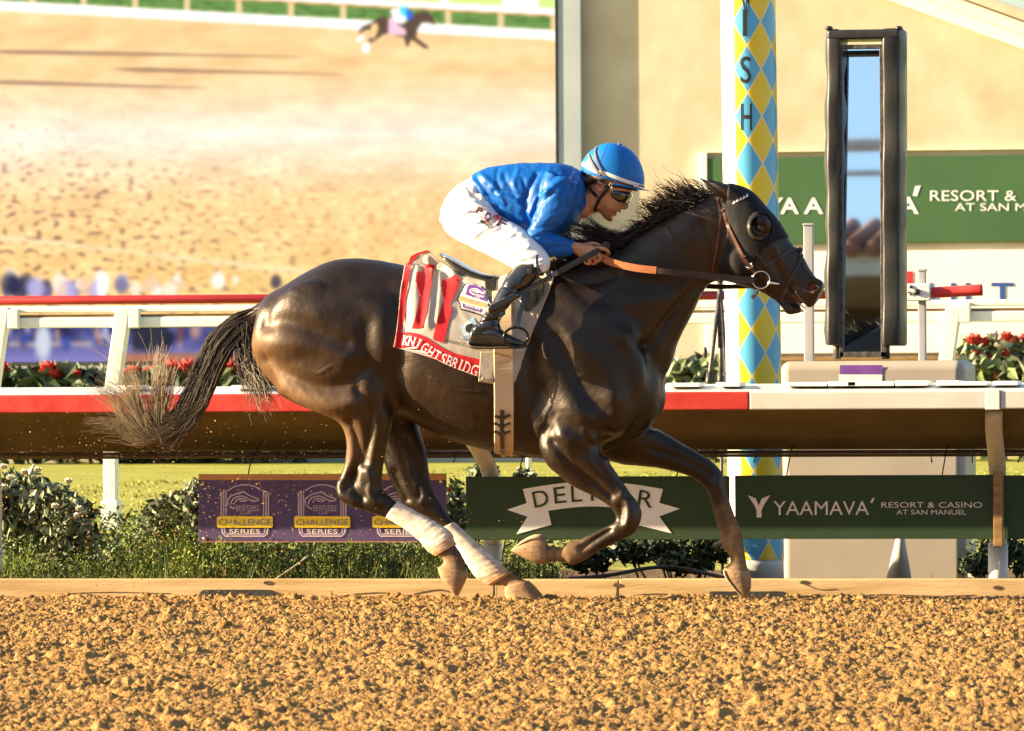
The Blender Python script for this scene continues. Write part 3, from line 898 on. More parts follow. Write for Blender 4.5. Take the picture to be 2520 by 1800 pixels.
ws = empty('white_banner', P(2200, 745, WY - .1), 'white banner with a red block and blue capitals below the green billboard', 'sign')
wbox('panel', 1735, 612, 3000, 872, .05, M_trim, ws)
wbox('base_strip', 1735, 873, 3000, 890, .06, M_woodd, ws)
M_bluel = mat('blue_letters', (.02, .07, .28), rough=.6)
flat('red_block', [rect(2218, 668, 2247, 746)], WY - .056, mat('red_print', (.62, .02, .03), rough=.6), ws)
flat('lettering', [word('L', 2300, 720, 47, 26, .03), word('H', 2364, 720, 47, 48, .03), word('T', 2467, 719, 46, 56, .03), word('H', 2545, 720, 46, 48, .03)], WY - .056, M_bluel, ws)

# ---- video screen
def draw_screen(px, py):
    """the race picture shown on the board, colour per grid point (display values)"""
    c = np.zeros((len(px), 3))
    n1 = perlin(px/60, py/22, 21); n2 = perlin(px/21, py/11, 22); n3 = perlin(px/150, py/60, 23); n4 = perlin(px/26, py/13, 24)
    base = np.array([252, 208, 150.]); pale = np.array([255, 236, 216.]); warm = np.array([250, 200, 118.])
    t = np.clip(1 - np.abs(py - 340) / 150, 0, 1)[:, None]
    c[:] = base * (1 - t) + pale * t
    b = np.clip((py - 480) / 220, 0, 1)[:, None] * .6; c = c * (1 - b) + warm * b
    c += (n1 * 16)[:, None] + (n3 * 22)[:, None]
    left = np.clip(1 - px/1000, 0, 1)
    sp = np.clip((n2 + .5*n4 - .16) * 3.6, 0, 1) * np.clip((py - 330)/140, 0, 1) * (.30 + .7*np.clip(1.25 - px/900, 0, 1))
    sp = np.maximum(sp, np.clip((n2 - .28) * 4, 0, 1) * np.clip((py - 130)/60, 0, 1) * .35 * left)
    sp *= np.clip(1 - np.clip((340 - np.abs(py - 340)) / 340, 0, 1) * np.clip(px/900, 0, 1), 0, 1)
    c = c * (1 - sp[:, None]*.75) + np.array([118, 88, 84.]) * sp[:, None]*.75
    hi = np.clip((-n2 - .2) * 3, 0, 1) * np.clip((py - 300)/200, 0, 1); c += (hi * 26)[:, None]
    # tyre line
    d = np.abs(py - (585 + px * .122)); k = np.clip(1 - d/10, 0, 1)[:, None] * .7; c = c * (1-k) + np.array([255, 232, 190.]) * k
    # long shadows
    for x0, y0, x1, y1 in ((-60, 128, 760, 153), (270, 176, 850, 197), (-60, 202, 520, 226)):
        u = (px - x0) / (x1 - x0); yc = y0 + (y1 - y0) * u; th = 8 * np.sqrt(np.clip(np.minimum(u*6, 1.1-u), 0, 1))
        k = np.clip((th - np.abs(py - yc)) / 4, 0, 1) * ((u > 0) & (u < 1)) ; c = c * (1 - .62*k[:, None]) + np.array([120, 96, 84.]) * .62 * k[:, None]
    # rails, hedge and turf at the top
    s = .068 * px
    def bandc(lo, hi, colr, soft=3):
        nonlocal c
        k = np.clip((py - (s + lo)) / soft, 0, 1) * np.clip(((s + hi) - py) / soft, 0, 1); c = c * (1-k[:, None]) + np.array(colr, float) * k[:, None]
    bandc(2, 30, (255, 255, 250)); bandc(-30, 4, (112, 150, 80)); 
    k = (np.clip(n4 * 3, 0, 1) * (py > s - 28) * (py < s + 2))[:, None] * .5; c = c * (1-k) + np.array([70, 105, 50.]) * k
    k = ((np.mod(px + 55, 128) < 16) & (py > s - 30) & (py < s + 4))[:, None]; c = np.where(k, np.array([232, 205, 150.]), c)
    bandc(-33, -27, (225, 160, 90), 2); bandc(-50, -31, (255, 255, 255)); bandc(-200, -48, (215, 240, 140))
    k = (py < s - 48) & (np.mod(px, 155) < 20) & (px > 820); c = np.where(k[:, None], 255., c)
    c = np.where(((px > 1240) & (px < 1325) & (py < 42))[:, None], 245., c)
    # the running horse, small
    q = np.stack([860 + 0*px, 0*py], 1); X = (px - 860) * 9.475; Yp = (py - 20) * 9.475; pt2 = np.stack([X, Yp], 1)
    def blobp(pl, colr, soft=40):
        nonlocal c
        dd = seg_dist(pt2, np.array(pl + [pl[0]])); i_ = inside(pt2, pl); k = np.where(i_, 1.0, np.clip(1 - dd/soft, 0, 1))[:, None]
        c = c * (1-k) + np.array(colr, float) * k
    blobp([(560,520),(760,380),(1000,400),(1400,430),(1600,300),(1850,280),(1960,400),(2000,540),(1900,480),(1720,480),(1600,650),(1560,860),(1860,1090),(1780,1080),(1480,860),(1380,1040),(1330,830),(1200,800),(960,720),(840,740),(680,850),(560,930),(500,900),(620,800),(560,640),(420,640),(280,720),(360,600)], (98, 78, 66))
    blobp([(560,560),(680,520),(700,640),(640,800),(580,860),(560,700)], (250, 205, 140))
    blobp([(970,420),(1040,380),(1160,560),(1340,680),(1330,780),(960,760)], (250, 200, 220))
    blobp([(1010,220),(1220,170),(1380,430),(1280,520),(1120,480)], (255, 255, 252))
    blobp([(1230,170),(1370,150),(1400,380),(1330,340),(1240,270)], (90, 220, 250)); blobp([(1390,210),(1480,260),(1500,400),(1400,420)], (60, 110, 235))
    blobp([(340,1030),(420,960),(510,1030),(480,1170),(360,1160)], (255, 255, 255)); blobp([(210,880),(360,780),(380,830),(270,930)], (255, 255, 255))
    # heads of the crowd along the foot of the picture
    r = np.random.default_rng(5)
    for x in list(r.uniform(-40, 190, 22)) + list(r.uniform(190, 260, 6)) + list(r.uniform(300, 470, 9)) + list(r.uniform(500, 760, 3)):
        y = r.uniform(688, 724); w = r.uniform(10, 26); cc = [(255, 255, 255), (255, 238, 215), (110, 105, 150), (190, 180, 230), (240, 200, 170), (60, 60, 80)][r.integers(0, 6)]
        d = np.hypot((px - x)/w, (py - y)/(w*1.25)); k = np.clip(2.0 - d*1.8, 0, 1)[:, None] * .85
        c = c * (1-k) + np.array(cc, float) * k
    blobx = np.hypot((px - 32)/17, (py - 705)/27); k = np.clip(2.2 - 2*blobx, 0, 1)[:, None]; c = c*(1-k) + np.array([52, 50, 78.])*k
    return np.clip(c, 0, 255)

def draw_board(px, py):
    c = np.zeros((len(px), 3)); c[:] = (92, 92, 150)
    n = perlin(px/40, py/25, 31); c += (n*60)[:, None]
    k = np.clip((py - 835)/50, 0, 1)[:, None]; c = c*(1-k) + np.array([150, 145, 215.])*k
    k = (np.clip(1 - np.abs(py - 850)/9, 0, 1) * (px < 260))[:, None]*.8; c = c*(1-k) + np.array([240, 215, 190.])*k
    r = np.random.default_rng(9)
    for i in range(80):
        x = r.uniform(-300, 900); y = r.uniform(800, 850); w = r.uniform(5, 16); h = r.uniform(12, 34)
        cc = [(40, 44, 66), (70, 90, 190), (60, 60, 110), (230, 170, 150), (245, 240, 250), (40, 40, 60), (120, 80, 90), (90, 130, 235)][r.integers(0, 8)]
        d = np.hypot((px - x)/w, (py - y)/h); k = np.clip(2 - d*1.8, 0, 1)[:, None]*.8; c = c*(1-k) + np.array(cc, float)*k
    d = np.hypot((px - 110)/22, (py - 845)/52); k = np.clip(2 - 1.7*d, 0, 1)[:, None]; c = c*(1-k) + np.array([235, 240, 255.])*k
    k = ((px > 330) & (px < 420))[:, None]*np.clip((880 - py)/20, 0, 1)[:, None]*.85; c = c*(1-k) + np.array([52, 54, 62.])*k
    k = np.clip((py - 872)/6, 0, 1)[:, None]*((px > 270)[:, None])*.8; c = c*(1-k) + np.array([215, 130, 80.])*k
    return np.clip(c, 0, 255)

def picture(name, x0, x1, y0, y1, step, Y, fn, strength, parent, blur=0):
    xs = np.arange(x0, x1 + step, step); ys = np.arange(y0, y1 + step, step)
    PX, PY = np.meshgrid(xs, ys); q = fn(PX.ravel(), PY.ravel()) / 255
    if blur:
        q = q.reshape(len(ys), len(xs), 3)
        for _ in range(blur):
            q[1:-1] = (q[:-2] + 2*q[1:-1] + q[2:]) / 4; q[:, 1:-1] = (q[:, :-2] + 2*q[:, 1:-1] + q[:, 2:]) / 4
        q = q.reshape(-1, 3)
    lin = np.where(q <= .04045, q/12.92, ((q + .055)/1.055)**2.4)
    a, b, c_ = P(x0, y0, Y), P(x1, y0, Y), P(x0, y1, Y)
    tx = (PX - x0).ravel() / (x1 - x0); ty = (PY - y0).ravel() / (y1 - y0)
    V = np.stack([a[0] + (b[0]-a[0])*tx, np.full(len(tx), Y), a[2] + (c_[2]-a[2])*ty], 1)
    n, m = PX.shape; i, j = np.meshgrid(np.arange(n-1), np.arange(m-1), indexing='ij'); k = (i*m+j).ravel()
    F = np.stack([k, k+1, k+m+1, k+m], 1)
    return mk(name, V, F, mat(name, (1, 1, 1), attr=True, emit=strength*EXPK), parent, False, col=lin)
SCY = WY - .12
sc = empty('video_screen', P(650, 800, SCY), 'huge video screen showing a race on a sandy track', 'screen')
picture('screen_picture', -140, 1366, -60, 800, 4, SCY, draw_screen, 1.18, sc, blur=1)
a, b = P(-300, 1100, SCY), P(1366, -80, SCY)
MB().box((a[0], SCY + .004, a[2]), (b[0], SCY + .11, b[2])).build('screen_back', M_dark, sc)
MB().box((b[0] + .0005, SCY - .03, GZ), (P(1373, 400, SCY)[0], SCY + .11, b[2])).build('bezel', M_dark, sc)
M_steel = mat('blue_grey_steel', (.30, .36, .40), (.36, .42, .46), scale=1, rough=.5, spec=.4)
MB().box((P(1374, 400, SCY)[0], SCY - .015, GZ), (P(1432, 400, SCY)[0], SCY + .11, b[2])).build('side_column', M_steel, sc, bevel=.01)
LY = 43.0
lb = empty('led_board', P(350, 895, LY), 'long low video board with purple crowd pictures below the big screen', 'screen')
picture('board_picture', -320, 980, 790, 893, 4, LY, draw_board, .85, lb, blur=2)
a, b = P(-330, 899, LY), P(990, 785, LY)
MB().box((a[0], LY + .005, a[2]), (b[0], LY + .12, b[2])).build('board_case', M_dark, lb)
lw = tag(MB().box((xat(-340, LY), LY - .3, GZ), (xat(1500, LY), LY - .05, zat(350, 900, LY))).build('low_wall', mat('grey_wall', (.34, .34, .30), (.42, .42, .37), scale=1, rough=.8), None), 'low grey wall under the purple video board', 'wall')
# ================================================================== the horse
NEAR, FAR = -.135, .135
torso = loft([  # top px, bottom px, half width
    (646, 760, 641, 800, .05), (652, 738, 632, 850, .13), (668, 722, 640, 905, .19), (700, 704, 690, 960, .235), (750, 673, 760, 1000, .27), (808, 645, 830, 1020, .285),
    (860, 636, 895, 1025, .285), (915, 639, 950, 1025, .275), (970, 648, 1000, 1032, .275), (1030, 662, 1062, 1062, .285), (1090, 674, 1120, 1087, .29),
    (1150, 682, 1180, 1104, .288), (1215, 684, 1230, 1113, .278), (1280, 674, 1285, 1121, .262), (1340, 652, 1345, 1130, .235), (1400, 655, 1420, 1125, .235),
    (1460, 690, 1490, 1110, .24), (1520, 740, 1545, 1085, .235), (1570, 790, 1592, 1055, .20), (1612, 850, 1618, 1020, .15), (1636, 905, 1626, 985, .08)], n=40, ex=2.15)
neck = loft([
    (1330, 655, 1560, 985, .20), (1380, 648, 1630, 935, .185), (1430, 632, 1655, 890, .165), (1490, 614, 1668, 845, .145), (1545, 585, 1690, 800, .125), (1600, 550, 1712, 757, .108),
    (1655, 514, 1728, 724, .096), (1705, 485, 1745, 700, .088), (1745, 466, 1772, 690, .082), (1775, 456, 1800, 690, .075)], n=32, ex=2.0)
head = loft([
    (1752, 470, 1752, 684, .050), (1779, 453, 1790, 694, .076), (1808, 456, 1822, 703, .092), (1838, 467, 1842, 708, .098), (1862, 485, 1858, 714, .098), (1882, 509, 1870, 719, .092), (1900, 528, 1882, 724, .084),
    (1918, 551, 1894, 731, .074), (1937, 582, 1906, 738, .062), (1956, 609, 1918, 745, .054), (1976, 631, 1934, 745, .050), (1990, 657, 1952, 744, .050), (2007, 682, 1970, 750, .052), (2022, 693, 1985, 757, .048), (2027, 706, 2000, 755, .040), (2022, 722, 2010, 742, .02)], n=28, ex=2.3)
lip = loft([(1880, 700, 1892, 730, .040), (1905, 712, 1915, 746, .040), (1925, 727, 1927, 760, .038), (1942, 740, 1938, 774, .036), (1960, 752, 1953, 774, .034), (1974, 760, 1971, 770, .022)], n=18)
ear_n = loft([(1838, 481, 1812, 500, .030, -.045), (1812, 466, 1788, 496, .030, -.05), (1785, 455, 1768, 484, .028, -.055), (1760, 449, 1750, 470, .022, -.06), (1742, 444, 1737, 458, .015, -.062), (1728, 439, 1726, 446, .008, -.063), (1719, 435.5, 1719, 438, .003, -.063)], n=14)
ear_f = loft([(1838, 470, 1815, 482, .026, .05), (1805, 457, 1790, 478, .026, .05), (1780, 450, 1765, 472, .022, .055), (1758, 445, 1752, 460, .014, .055), (1739, 438.5, 1739, 442, .004, .055)], n=14)
dock = loft([(646, 742, 640, 800, .045), (620, 757, 618, 806, .035), (590, 778, 598, 818, .028), (563, 806, 578, 838, .022)], n=14)

# hind legs: back-edge px, front-edge px, half width, depth
hind_near = loft([
    (700, 760, 930, 720, .10, -.13), (650, 860, 965, 830, .125, -.15), (676, 930, 975, 900, .12, -.165), (732, 982, 978, 960, .105, -.17), (790, 1015, 972, 1005, .085, -.17), (830, 1036, 966, 1040, .072, -.165), (848, 1066, 959, 1071, .060, -.16),
    (853, 1105, 949, 1110, .052, -.155), (848, 1142, 943, 1148, .046, -.15), (838, 1175, 940, 1182, .043, -.15), (830, 1205, 943, 1207, .043, -.15), (843, 1232, 955, 1218, .042, -.15),
    (880, 1250, 972, 1233, .037, -.15), (915, 1264, 990, 1243, .031, -.15), (957, 1277, 1005, 1250, .027, -.15), (1000, 1302, 1040, 1271, .026, -.15), (1030, 1325, 1070, 1288, .028, -.15), (1050, 1347, 1104, 1310, .033, -.15), (1064, 1362, 1116, 1334, .035, -.15),
    (1085, 1372, 1122, 1345, .030, -.15), (1093, 1383, 1136, 1366, .028, -.15), (1084, 1394, 1142, 1390, .034, -.15), (1079, 1398, 1146, 1407, .044, -.15), (1085, 1421, 1146, 1420, .049, -.15), (1103, 1444, 1138, 1443, .040, -.15), (1121, 1463, 1127, 1463, .018, -.15)], n=22)
hind_far = loft([
    (800, 800, 1000, 820, .10, .13), (860, 950, 1030, 960, .10, .15), (900, 1020, 1028, 1030, .085, .155), (930, 1070, 1040, 1078, .068, .15), (940, 1110, 1049, 1114, .056, .145), (948, 1148, 1054, 1152, .048, .14),
    (958, 1178, 1060, 1184, .044, .14), (972, 1208, 1070, 1213, .044, .14), (990, 1237, 1082, 1232, .042, .14), (1020, 1258, 1093, 1254, .038, .14), (1058, 1275, 1104, 1271, .032, .14), (1088, 1293, 1118, 1287, .027, .14),
    (1110, 1322, 1148, 1315, .026, .14), (1135, 1360, 1180, 1346, .027, .14), (1155, 1392, 1212, 1375, .030, .14), (1176, 1420, 1237, 1398, .034, .14), (1200, 1437, 1248, 1408, .034, .14), (1222, 1441, 1265, 1413, .030, .14),
    (1240, 1441, 1282, 1424, .030, .14), (1248, 1448, 1300, 1432, .040, .14), (1246, 1463, 1318, 1447, .048, .14), (1250, 1476, 1333, 1466, .050, .14), (1262, 1481, 1333, 1477, .046, .14)], n=22)
# fore legs
fore_near = loft([
    (1330, 900, 1560, 930, .10, -.12), (1320, 1000, 1545, 1010, .11, -.15), (1325, 1090, 1490, 1070, .09, -.165), (1345, 1142, 1468, 1092, .078, -.165), (1372, 1168, 1487, 1122, .068, -.16), (1402, 1192, 1508, 1152, .058, -.155),
    (1435, 1210, 1528, 1183, .050, -.15), (1468, 1226, 1548, 1212, .043, -.15), (1495, 1243, 1566, 1233, .040, -.15), (1511, 1260, 1578, 1256, .041, -.15), (1515, 1278, 1578, 1276, .042, -.15), (1510, 1288, 1567, 1305, .038, -.15), (1498, 1293, 1549, 1321, .032, -.15),
    (1478, 1302, 1520, 1334, .027, -.15), (1450, 1316, 1485, 1351, .025, -.15), (1425, 1329, 1456, 1368, .026, -.15), (1405, 1332, 1432, 1383, .031, -.15), (1392, 1337, 1408, 1392, .034, -.15), (1382, 1348, 1388, 1384, .029, -.15),
    (1364, 1347, 1370, 1382, .027, -.15), (1348, 1342, 1350, 1384, .032, -.15), (1336, 1326, 1326, 1386, .042, -.15), (1318, 1322, 1306, 1380, .046, -.15), (1296, 1330, 1286, 1370, .042, -.15), (1272, 1345, 1268, 1360, .03, -.15), (1262, 1353, 1261, 1357, .014, -.15)], n=22)
fore_far = loft([
    (1450, 1000, 1600, 960, .09, .10), (1470, 1110, 1600, 1045, .095, .12), (1520, 1141, 1622, 1058, .080, .13), (1574, 1147, 1655, 1077, .066, .14), (1622, 1153, 1690, 1098, .056, .14), (1664, 1162, 1722, 1117, .048, .14), (1698, 1173, 1752, 1136, .043, .14),
    (1722, 1189, 1773, 1158, .041, .14), (1738, 1206, 1785, 1183, .042, .14), (1746, 1228, 1788, 1210, .038, .14), (1752, 1248, 1797, 1238, .032, .14), (1761, 1281, 1811, 1276, .028, .14), (1770, 1313, 1826, 1312, .028, .14), (1777, 1338, 1829, 1335, .032, .14), (1787, 1357, 1831, 1354, .032, .14),
    (1796, 1370, 1835, 1374, .028, .14), (1796, 1387, 1838, 1392, .031, .14), (1784, 1399, 1843, 1409, .042, .14), (1788, 1420, 1846, 1428, .046, .14), (1806, 1445, 1846, 1448, .038, .14), (1828, 1468, 1838, 1470, .018, .14)], n=22)

# big muscle masses
def lump(px, py, y, rx, ry, rz, rot=0): return blob(P(px, py, y), (rx, ry, rz), rot)
lumps = [lump(1440, 905, -.155, .22, .088, .30, .55), lump(1440, 905, .155, .22, .088, .30, .55),       # shoulder blade
         lump(1500, 990, -.16, .12, .09, .15, .3), lump(1500, 990, .17, .12, .09, .15, .3),          # point of shoulder
         lump(1380, 1010, -.16, .16, .09, .17, -.3), lump(1380, 1010, .16, .16, .09, .17, -.3),      # upper arm muscle
         lump(760, 820, -.19, .20, .10, .24, .4), lump(760, 820, .19, .20, .10, .24, .4),            # hip
         lump(895, 890, -.178, .14, .09, .21, -.2), lump(895, 890, .178, .14, .09, .21, -.2),          # stifle
         lump(1590, 985, .06, .085, .10, .12, .2),                                                     # far breast
         lump(1828, 640, -.072, .065, .030, .075, .2), lump(1828, 640, .072, .065, .030, .075, .2),    # cheek
         lump(1876, 548, -.078, .050, .026, .034, .8), lump(1876, 548, .078, .050, .026, .034, .8),    # eye sockets
         lump(2008, 712, -.040, .026, .018, .026), lump(2008, 712, .040, .026, .018, .026)]
HV, HF, HE = fuse([torso, neck, head, lip, ear_n, ear_f, dock, hind_near, hind_far, fore_near, fore_far] + lumps, .0075, 7)

# muscle, vein and bone lines; positions on the photo, radius px, height m
A = (-.6, -.02)
near_strokes = [
    # hind quarter
    ([(985, 740), (985, 800), (978, 870), (972, 930), (970, 990)], 22, -.014, A),
    ([(700, 960), (760, 985), (830, 1000), (880, 985)], 18, .012, A),
    ([(660, 890), (720, 935), (790, 955), (850, 945), (885, 915)], 18, -.013, A),
    ([(655, 840), (720, 845), (790, 850), (845, 872)], 24, .010, A),
    ([(660, 800), (690, 790), (740, 800), (800, 830), (850, 850)], 18, -.010, A),
    ([(790, 770), (830, 740), (870, 730), (910, 750), (935, 800), (945, 860)], 28, .006, A),
    ([(905, 800), (900, 850), (915, 900), (940, 930)], 18, -.007, A),
    ([(850, 700), (900, 690), (950, 700)], 26, -.008, A),
    ([(880, 960), (905, 1000), (912, 1040), (905, 1090), (895, 1140)], 10, -.011, A),
    ([(860, 1040), (878, 1080), (880, 1130), (866, 1170), (850, 1200)], 9, -.012, A),
    ([(935, 1020), (930, 1060), (922, 1120), (915, 1170)], 12, .004, A),
    ([(905, 1160), (915, 1190), (910, 1215), (925, 1235)], 9, .008, A),
    ([(868, 1170), (872, 1205), (890, 1225)], 10, -.012, A),
    ([(838, 1190), (842, 1220), (870, 1238)], 9, .006, A),
    # belly and ribs
    ([(1000, 900), (1060, 985), (1120, 1020), (1200, 1040)], 26, -.008, A),
    ([(1010, 1010), (1080, 1050), (1150, 1075)], 14, .006, A),
    ([(1305, 850), (1310, 930), (1325, 1010), (1345, 1060)], 20, -.022, A),
    # shoulder and chest
    ([(1380, 720), (1440, 760), (1495, 790), (1540, 830)], 20, .008, A),
    ([(1515, 780), (1540, 805), (1555, 830)], 26, -.013, A),
    ([(1540, 830), (1570, 880), (1582, 950), (1570, 1010), (1530, 1060)], 16, .016, A),
    ([(1590, 850), (1605, 900), (1598, 970), (1575, 1030), (1540, 1085), (1490, 1110)], 13, -.024, A),
    ([(1375, 830), (1400, 890), (1430, 950), (1460, 990), (1490, 1010)], 14, -.015, A),
    ([(1390, 820), (1430, 850), (1480, 900), (1510, 960), (1500, 1010)], 18, .011, A),
    ([(1340, 860), (1370, 920), (1400, 980), (1430, 1030)], 16, .010, A),
    ([(1330, 960), (1380, 1030), (1440, 1060), (1490, 1065)], 14, -.013, A),
    ([(1380, 1070), (1430, 1100), (1460, 1130), (1500, 1170), (1530, 1215)], 10, .006, A),
    ([(1360, 1090), (1400, 1140), (1450, 1180), (1500, 1220)], 9, -.009, A),
    ([(1415, 1095), (1450, 1120), (1490, 1165), (1520, 1210)], 7, -.006, A),
    ([(1440, 1060), (1468, 1090), (1490, 1130)], 9, .007, A),
    # knee
    ([(1545, 1240), (1550, 1262), (1545, 1290)], 8, .006, A), ([(1528, 1250), (1526, 1280)], 7, -.006, A),
    ([(1500, 1305), (1460, 1330), (1430, 1350)], 5, -.007, A),
    # neck
    ([(1500, 660), (1570, 640), (1630, 600), (1690, 560), (1740, 530)], 26, .006, A),
    ([(1440, 690), (1530, 690), (1600, 700), (1660, 690), (1720, 640)], 22, -.008, A),
    ([(1500, 760), (1580, 740), (1650, 740), (1700, 720)], 18, .009, A),
    ([(1600, 850), (1640, 790), (1680, 740), (1720, 700)], 10, -.010, A),
    ([(1345, 665), (1400, 690), (1460, 695), (1520, 672)], 8, -.005, A),
    ([(1730, 560), (1750, 620), (1752, 670), (1750, 690)], 14, -.014, A),
    # head
    ([(1792, 560), (1810, 610), (1840, 670), (1862, 700)], 10, -.005, A),
    ([(1888, 590), (1920, 640), (1950, 690)], 6, .004, A), ([(1900, 640), (1925, 680), (1945, 710)], 8, -.004, A),
    ([(1960, 640), (1975, 670), (1990, 690)], 7, -.004, A),
]
def soften(V, E, polypx, it):
    k = np.clip(seg_dist(proj(V), polypx) / -60 + 2, 0, 1)[:, None]
    n = len(V); deg = np.bincount(E.ravel(), minlength=n).astype(float)[:, None]
    for _ in range(it):
        s = np.zeros_like(V)
        for a in range(3): s[:, a] = np.bincount(E[:, 0], V[E[:, 1], a], n) + np.bincount(E[:, 1], V[E[:, 0], a], n)
        V = V + .6 * k * (s/deg - V)
    return V
HV = soften(HV, HE, [(760, 840), (900, 800), (925, 930), (900, 800), (1100, 900), (1300, 900), (1450, 860), (1540, 880), (1500, 960)], 70)
HV = sculpt(HV, HF, [(a, r*(1.35 if i > 13 else 1.2), h*((1.7 if r <= 10 else .95) if i > 13 else 1.6), b) for i, (a, r, h, b) in enumerate(near_strokes)])
far_strokes = [([(1000, 1080), (1020, 1130), (1030, 1180), (1035, 1220)], 8, -.008, (.02, .4)), ([(970, 1165), (985, 1200), (1000, 1230)], 9, -.010, (.02, .4)), ([(1030, 1190), (1042, 1215), (1040, 1235)], 9, .008, (.02, .4)),
    ([(1600, 1105), (1660, 1125), (1720, 1150), (1755, 1175)], 8, -.008, (.02, .4)), ([(1770, 1240), (1785, 1280), (1795, 1320)], 5, -.008, (.02, .4)), ([(1765, 1180), (1768, 1205)], 8, .006, (.02, .4))]
HV = sculpt(HV, HF, far_strokes, ymax=1)
# nostrils, mouth line, eye sockets: the same on both sides
face = [([(1992, 706), (2006, 703)], 10, -.030), ([(1984, 706), (1988, 694), (2002, 690), (2016, 694), (2021, 704), (2014, 716), (2000, 720), (1988, 716), (1984, 706)], 4.5, .008),
        ([(1940, 712), (1952, 727), (1966, 745), (1980, 757)], 4, -.012), ([(1948, 722), (1960, 742)], 5, -.007),
        ([(1866, 562), (1874, 560)], 8, -.004), ([(1857, 552), (1868, 545), (1884, 549)], 5, .006), ([(1858, 569), (1868, 574), (1882, 570)], 5, .004)]
HV = sculpt(HV, HF, face, both=True)
# hollow of the ear
HV = sculpt(HV, HF, [([(1730, 442), (1750, 455), (1775, 478), (1790, 494)], 5, -.012, (-.2, -.03))])
HN = normals(HV, HF)
q_h = proj(HV)
# fine undulation and veins
HV = HV + HN * (.0016 * perlin(HV[:, 0]*14 + HV[:, 1]*9, HV[:, 2]*14 - HV[:, 1]*5, 41) + .0009 * perlin(HV[:, 0]*40, HV[:, 2]*40 + HV[:, 1]*30, 42))[:, None]
for vein in ([(1395, 1110), (1420, 1150), (1460, 1195), (1500, 1235)], [(880, 985), (870, 1030), (885, 1080), (880, 1120)], [(1060, 930), (1120, 960), (1180, 965)], [(740, 900), (780, 920), (820, 900), (850, 920)],
             [(1905, 600), (1918, 630), (1940, 650), (1945, 680)], [(1640, 560), (1660, 590), (1690, 600)], [(1420, 1000), (1450, 1030), (1470, 1040)]):
    HV = sculpt(HV, HF, [(vein, 3.0, .0035, A)])

# coat: dark bay, black points, dust on the feet
coat = np.tile(np.array([.0125, .0066, .0039]), (len(HV), 1))
def tint(poly_, r, col, amt=1.0, sel=None):
    global coat
    d = seg_dist(q_h, poly_); k = np.clip(amt * np.exp(-(d/r)**2), 0, 1)
    if sel is not None: k = k * sel
    coat = coat * (1-k[:, None]) + np.array(col) * k[:, None]
nside = HV[:, 1] < .02; fside = ~nside
tint([(680, 850), (760, 930), (850, 1000)], 90, (.050, .026, .0115), .85)
tint([(636, 850), (660, 915), (720, 968), (790, 1010), (850, 1050), (862, 1110)], 34, (.12, .060, .022), .8, nside)  # tan thigh edge, with golden sunlight put into the coat colour
tint([(1020, 960), (1180, 1010)], 60, (.026, .014, .0075), .7)
tint([(1650, 560), (1720, 620)], 60, (.024, .0135, .008), .7); tint([(1900, 600), (1990, 720)], 45, (.026, .015, .010), .7)
tint([(1420, 1130), (1520, 1230)], 25, (.030, .015, .007), .5)
dust = (.30, .18, .088)
hoofc = (.26, .17, .10)
wz = .5 + .5*np.clip(perlin(HV[:, 0]*45, HV[:, 2]*45 + HV[:, 1]*20, 51)*2.4, -1, 1)
for pl_, r, a_, sd in (([(1088, 1385), (1110, 1410), (1120, 1450)], 36, 1, nside), ([(1225, 1425), (1270, 1445), (1320, 1470)], 36, 1, fside),
                   ([(1405, 1365), (1360, 1365), (1290, 1350)], 30, .85, nside), ([(1800, 1330), (1815, 1380), (1820, 1440)], 32, .95, fside), ([(1790, 1260), (1805, 1300)], 26, .6, fside), ([(1440, 1340), (1420, 1355)], 18, .35, nside)):
    tint(pl_, r, dust, a_, sd * (.55 + .45*wz))
for pl_, r, sd in (([(1290, 1352), (1320, 1348)], 26, nside), ([(1815, 1425), (1832, 1450)], 26, fside), ([(1112, 1420), (1122, 1450)], 28, nside), ([(1290, 1462), (1315, 1465)], 30, fside)):
    tint(pl_, r, hoofc, .7, sd)
tint([(1740, 450), (1800, 460)], 20, (.012, .009, .008), .8)
# inside of nostril and mouth
mir = HV.copy(); mir[:, 1] = -np.abs(mir[:, 1]); q_m = proj(mir)
for pl_, r, col_, a_ in (([(1992, 706), (2007, 703)], 11, (.010, .006, .005), 1), ([(1994, 708), (2000, 707)], 4.5, (.34, .06, .035), .9), ([(1952, 727), (1968, 746)], 3.0, (.22, .09, .06), .9)):
    k = np.clip(1.4*np.exp(-(seg_dist(q_m, pl_)/r)**2), 0, 1)[:, None]*a_; coat = coat*(1-k) + np.array(col_)*k

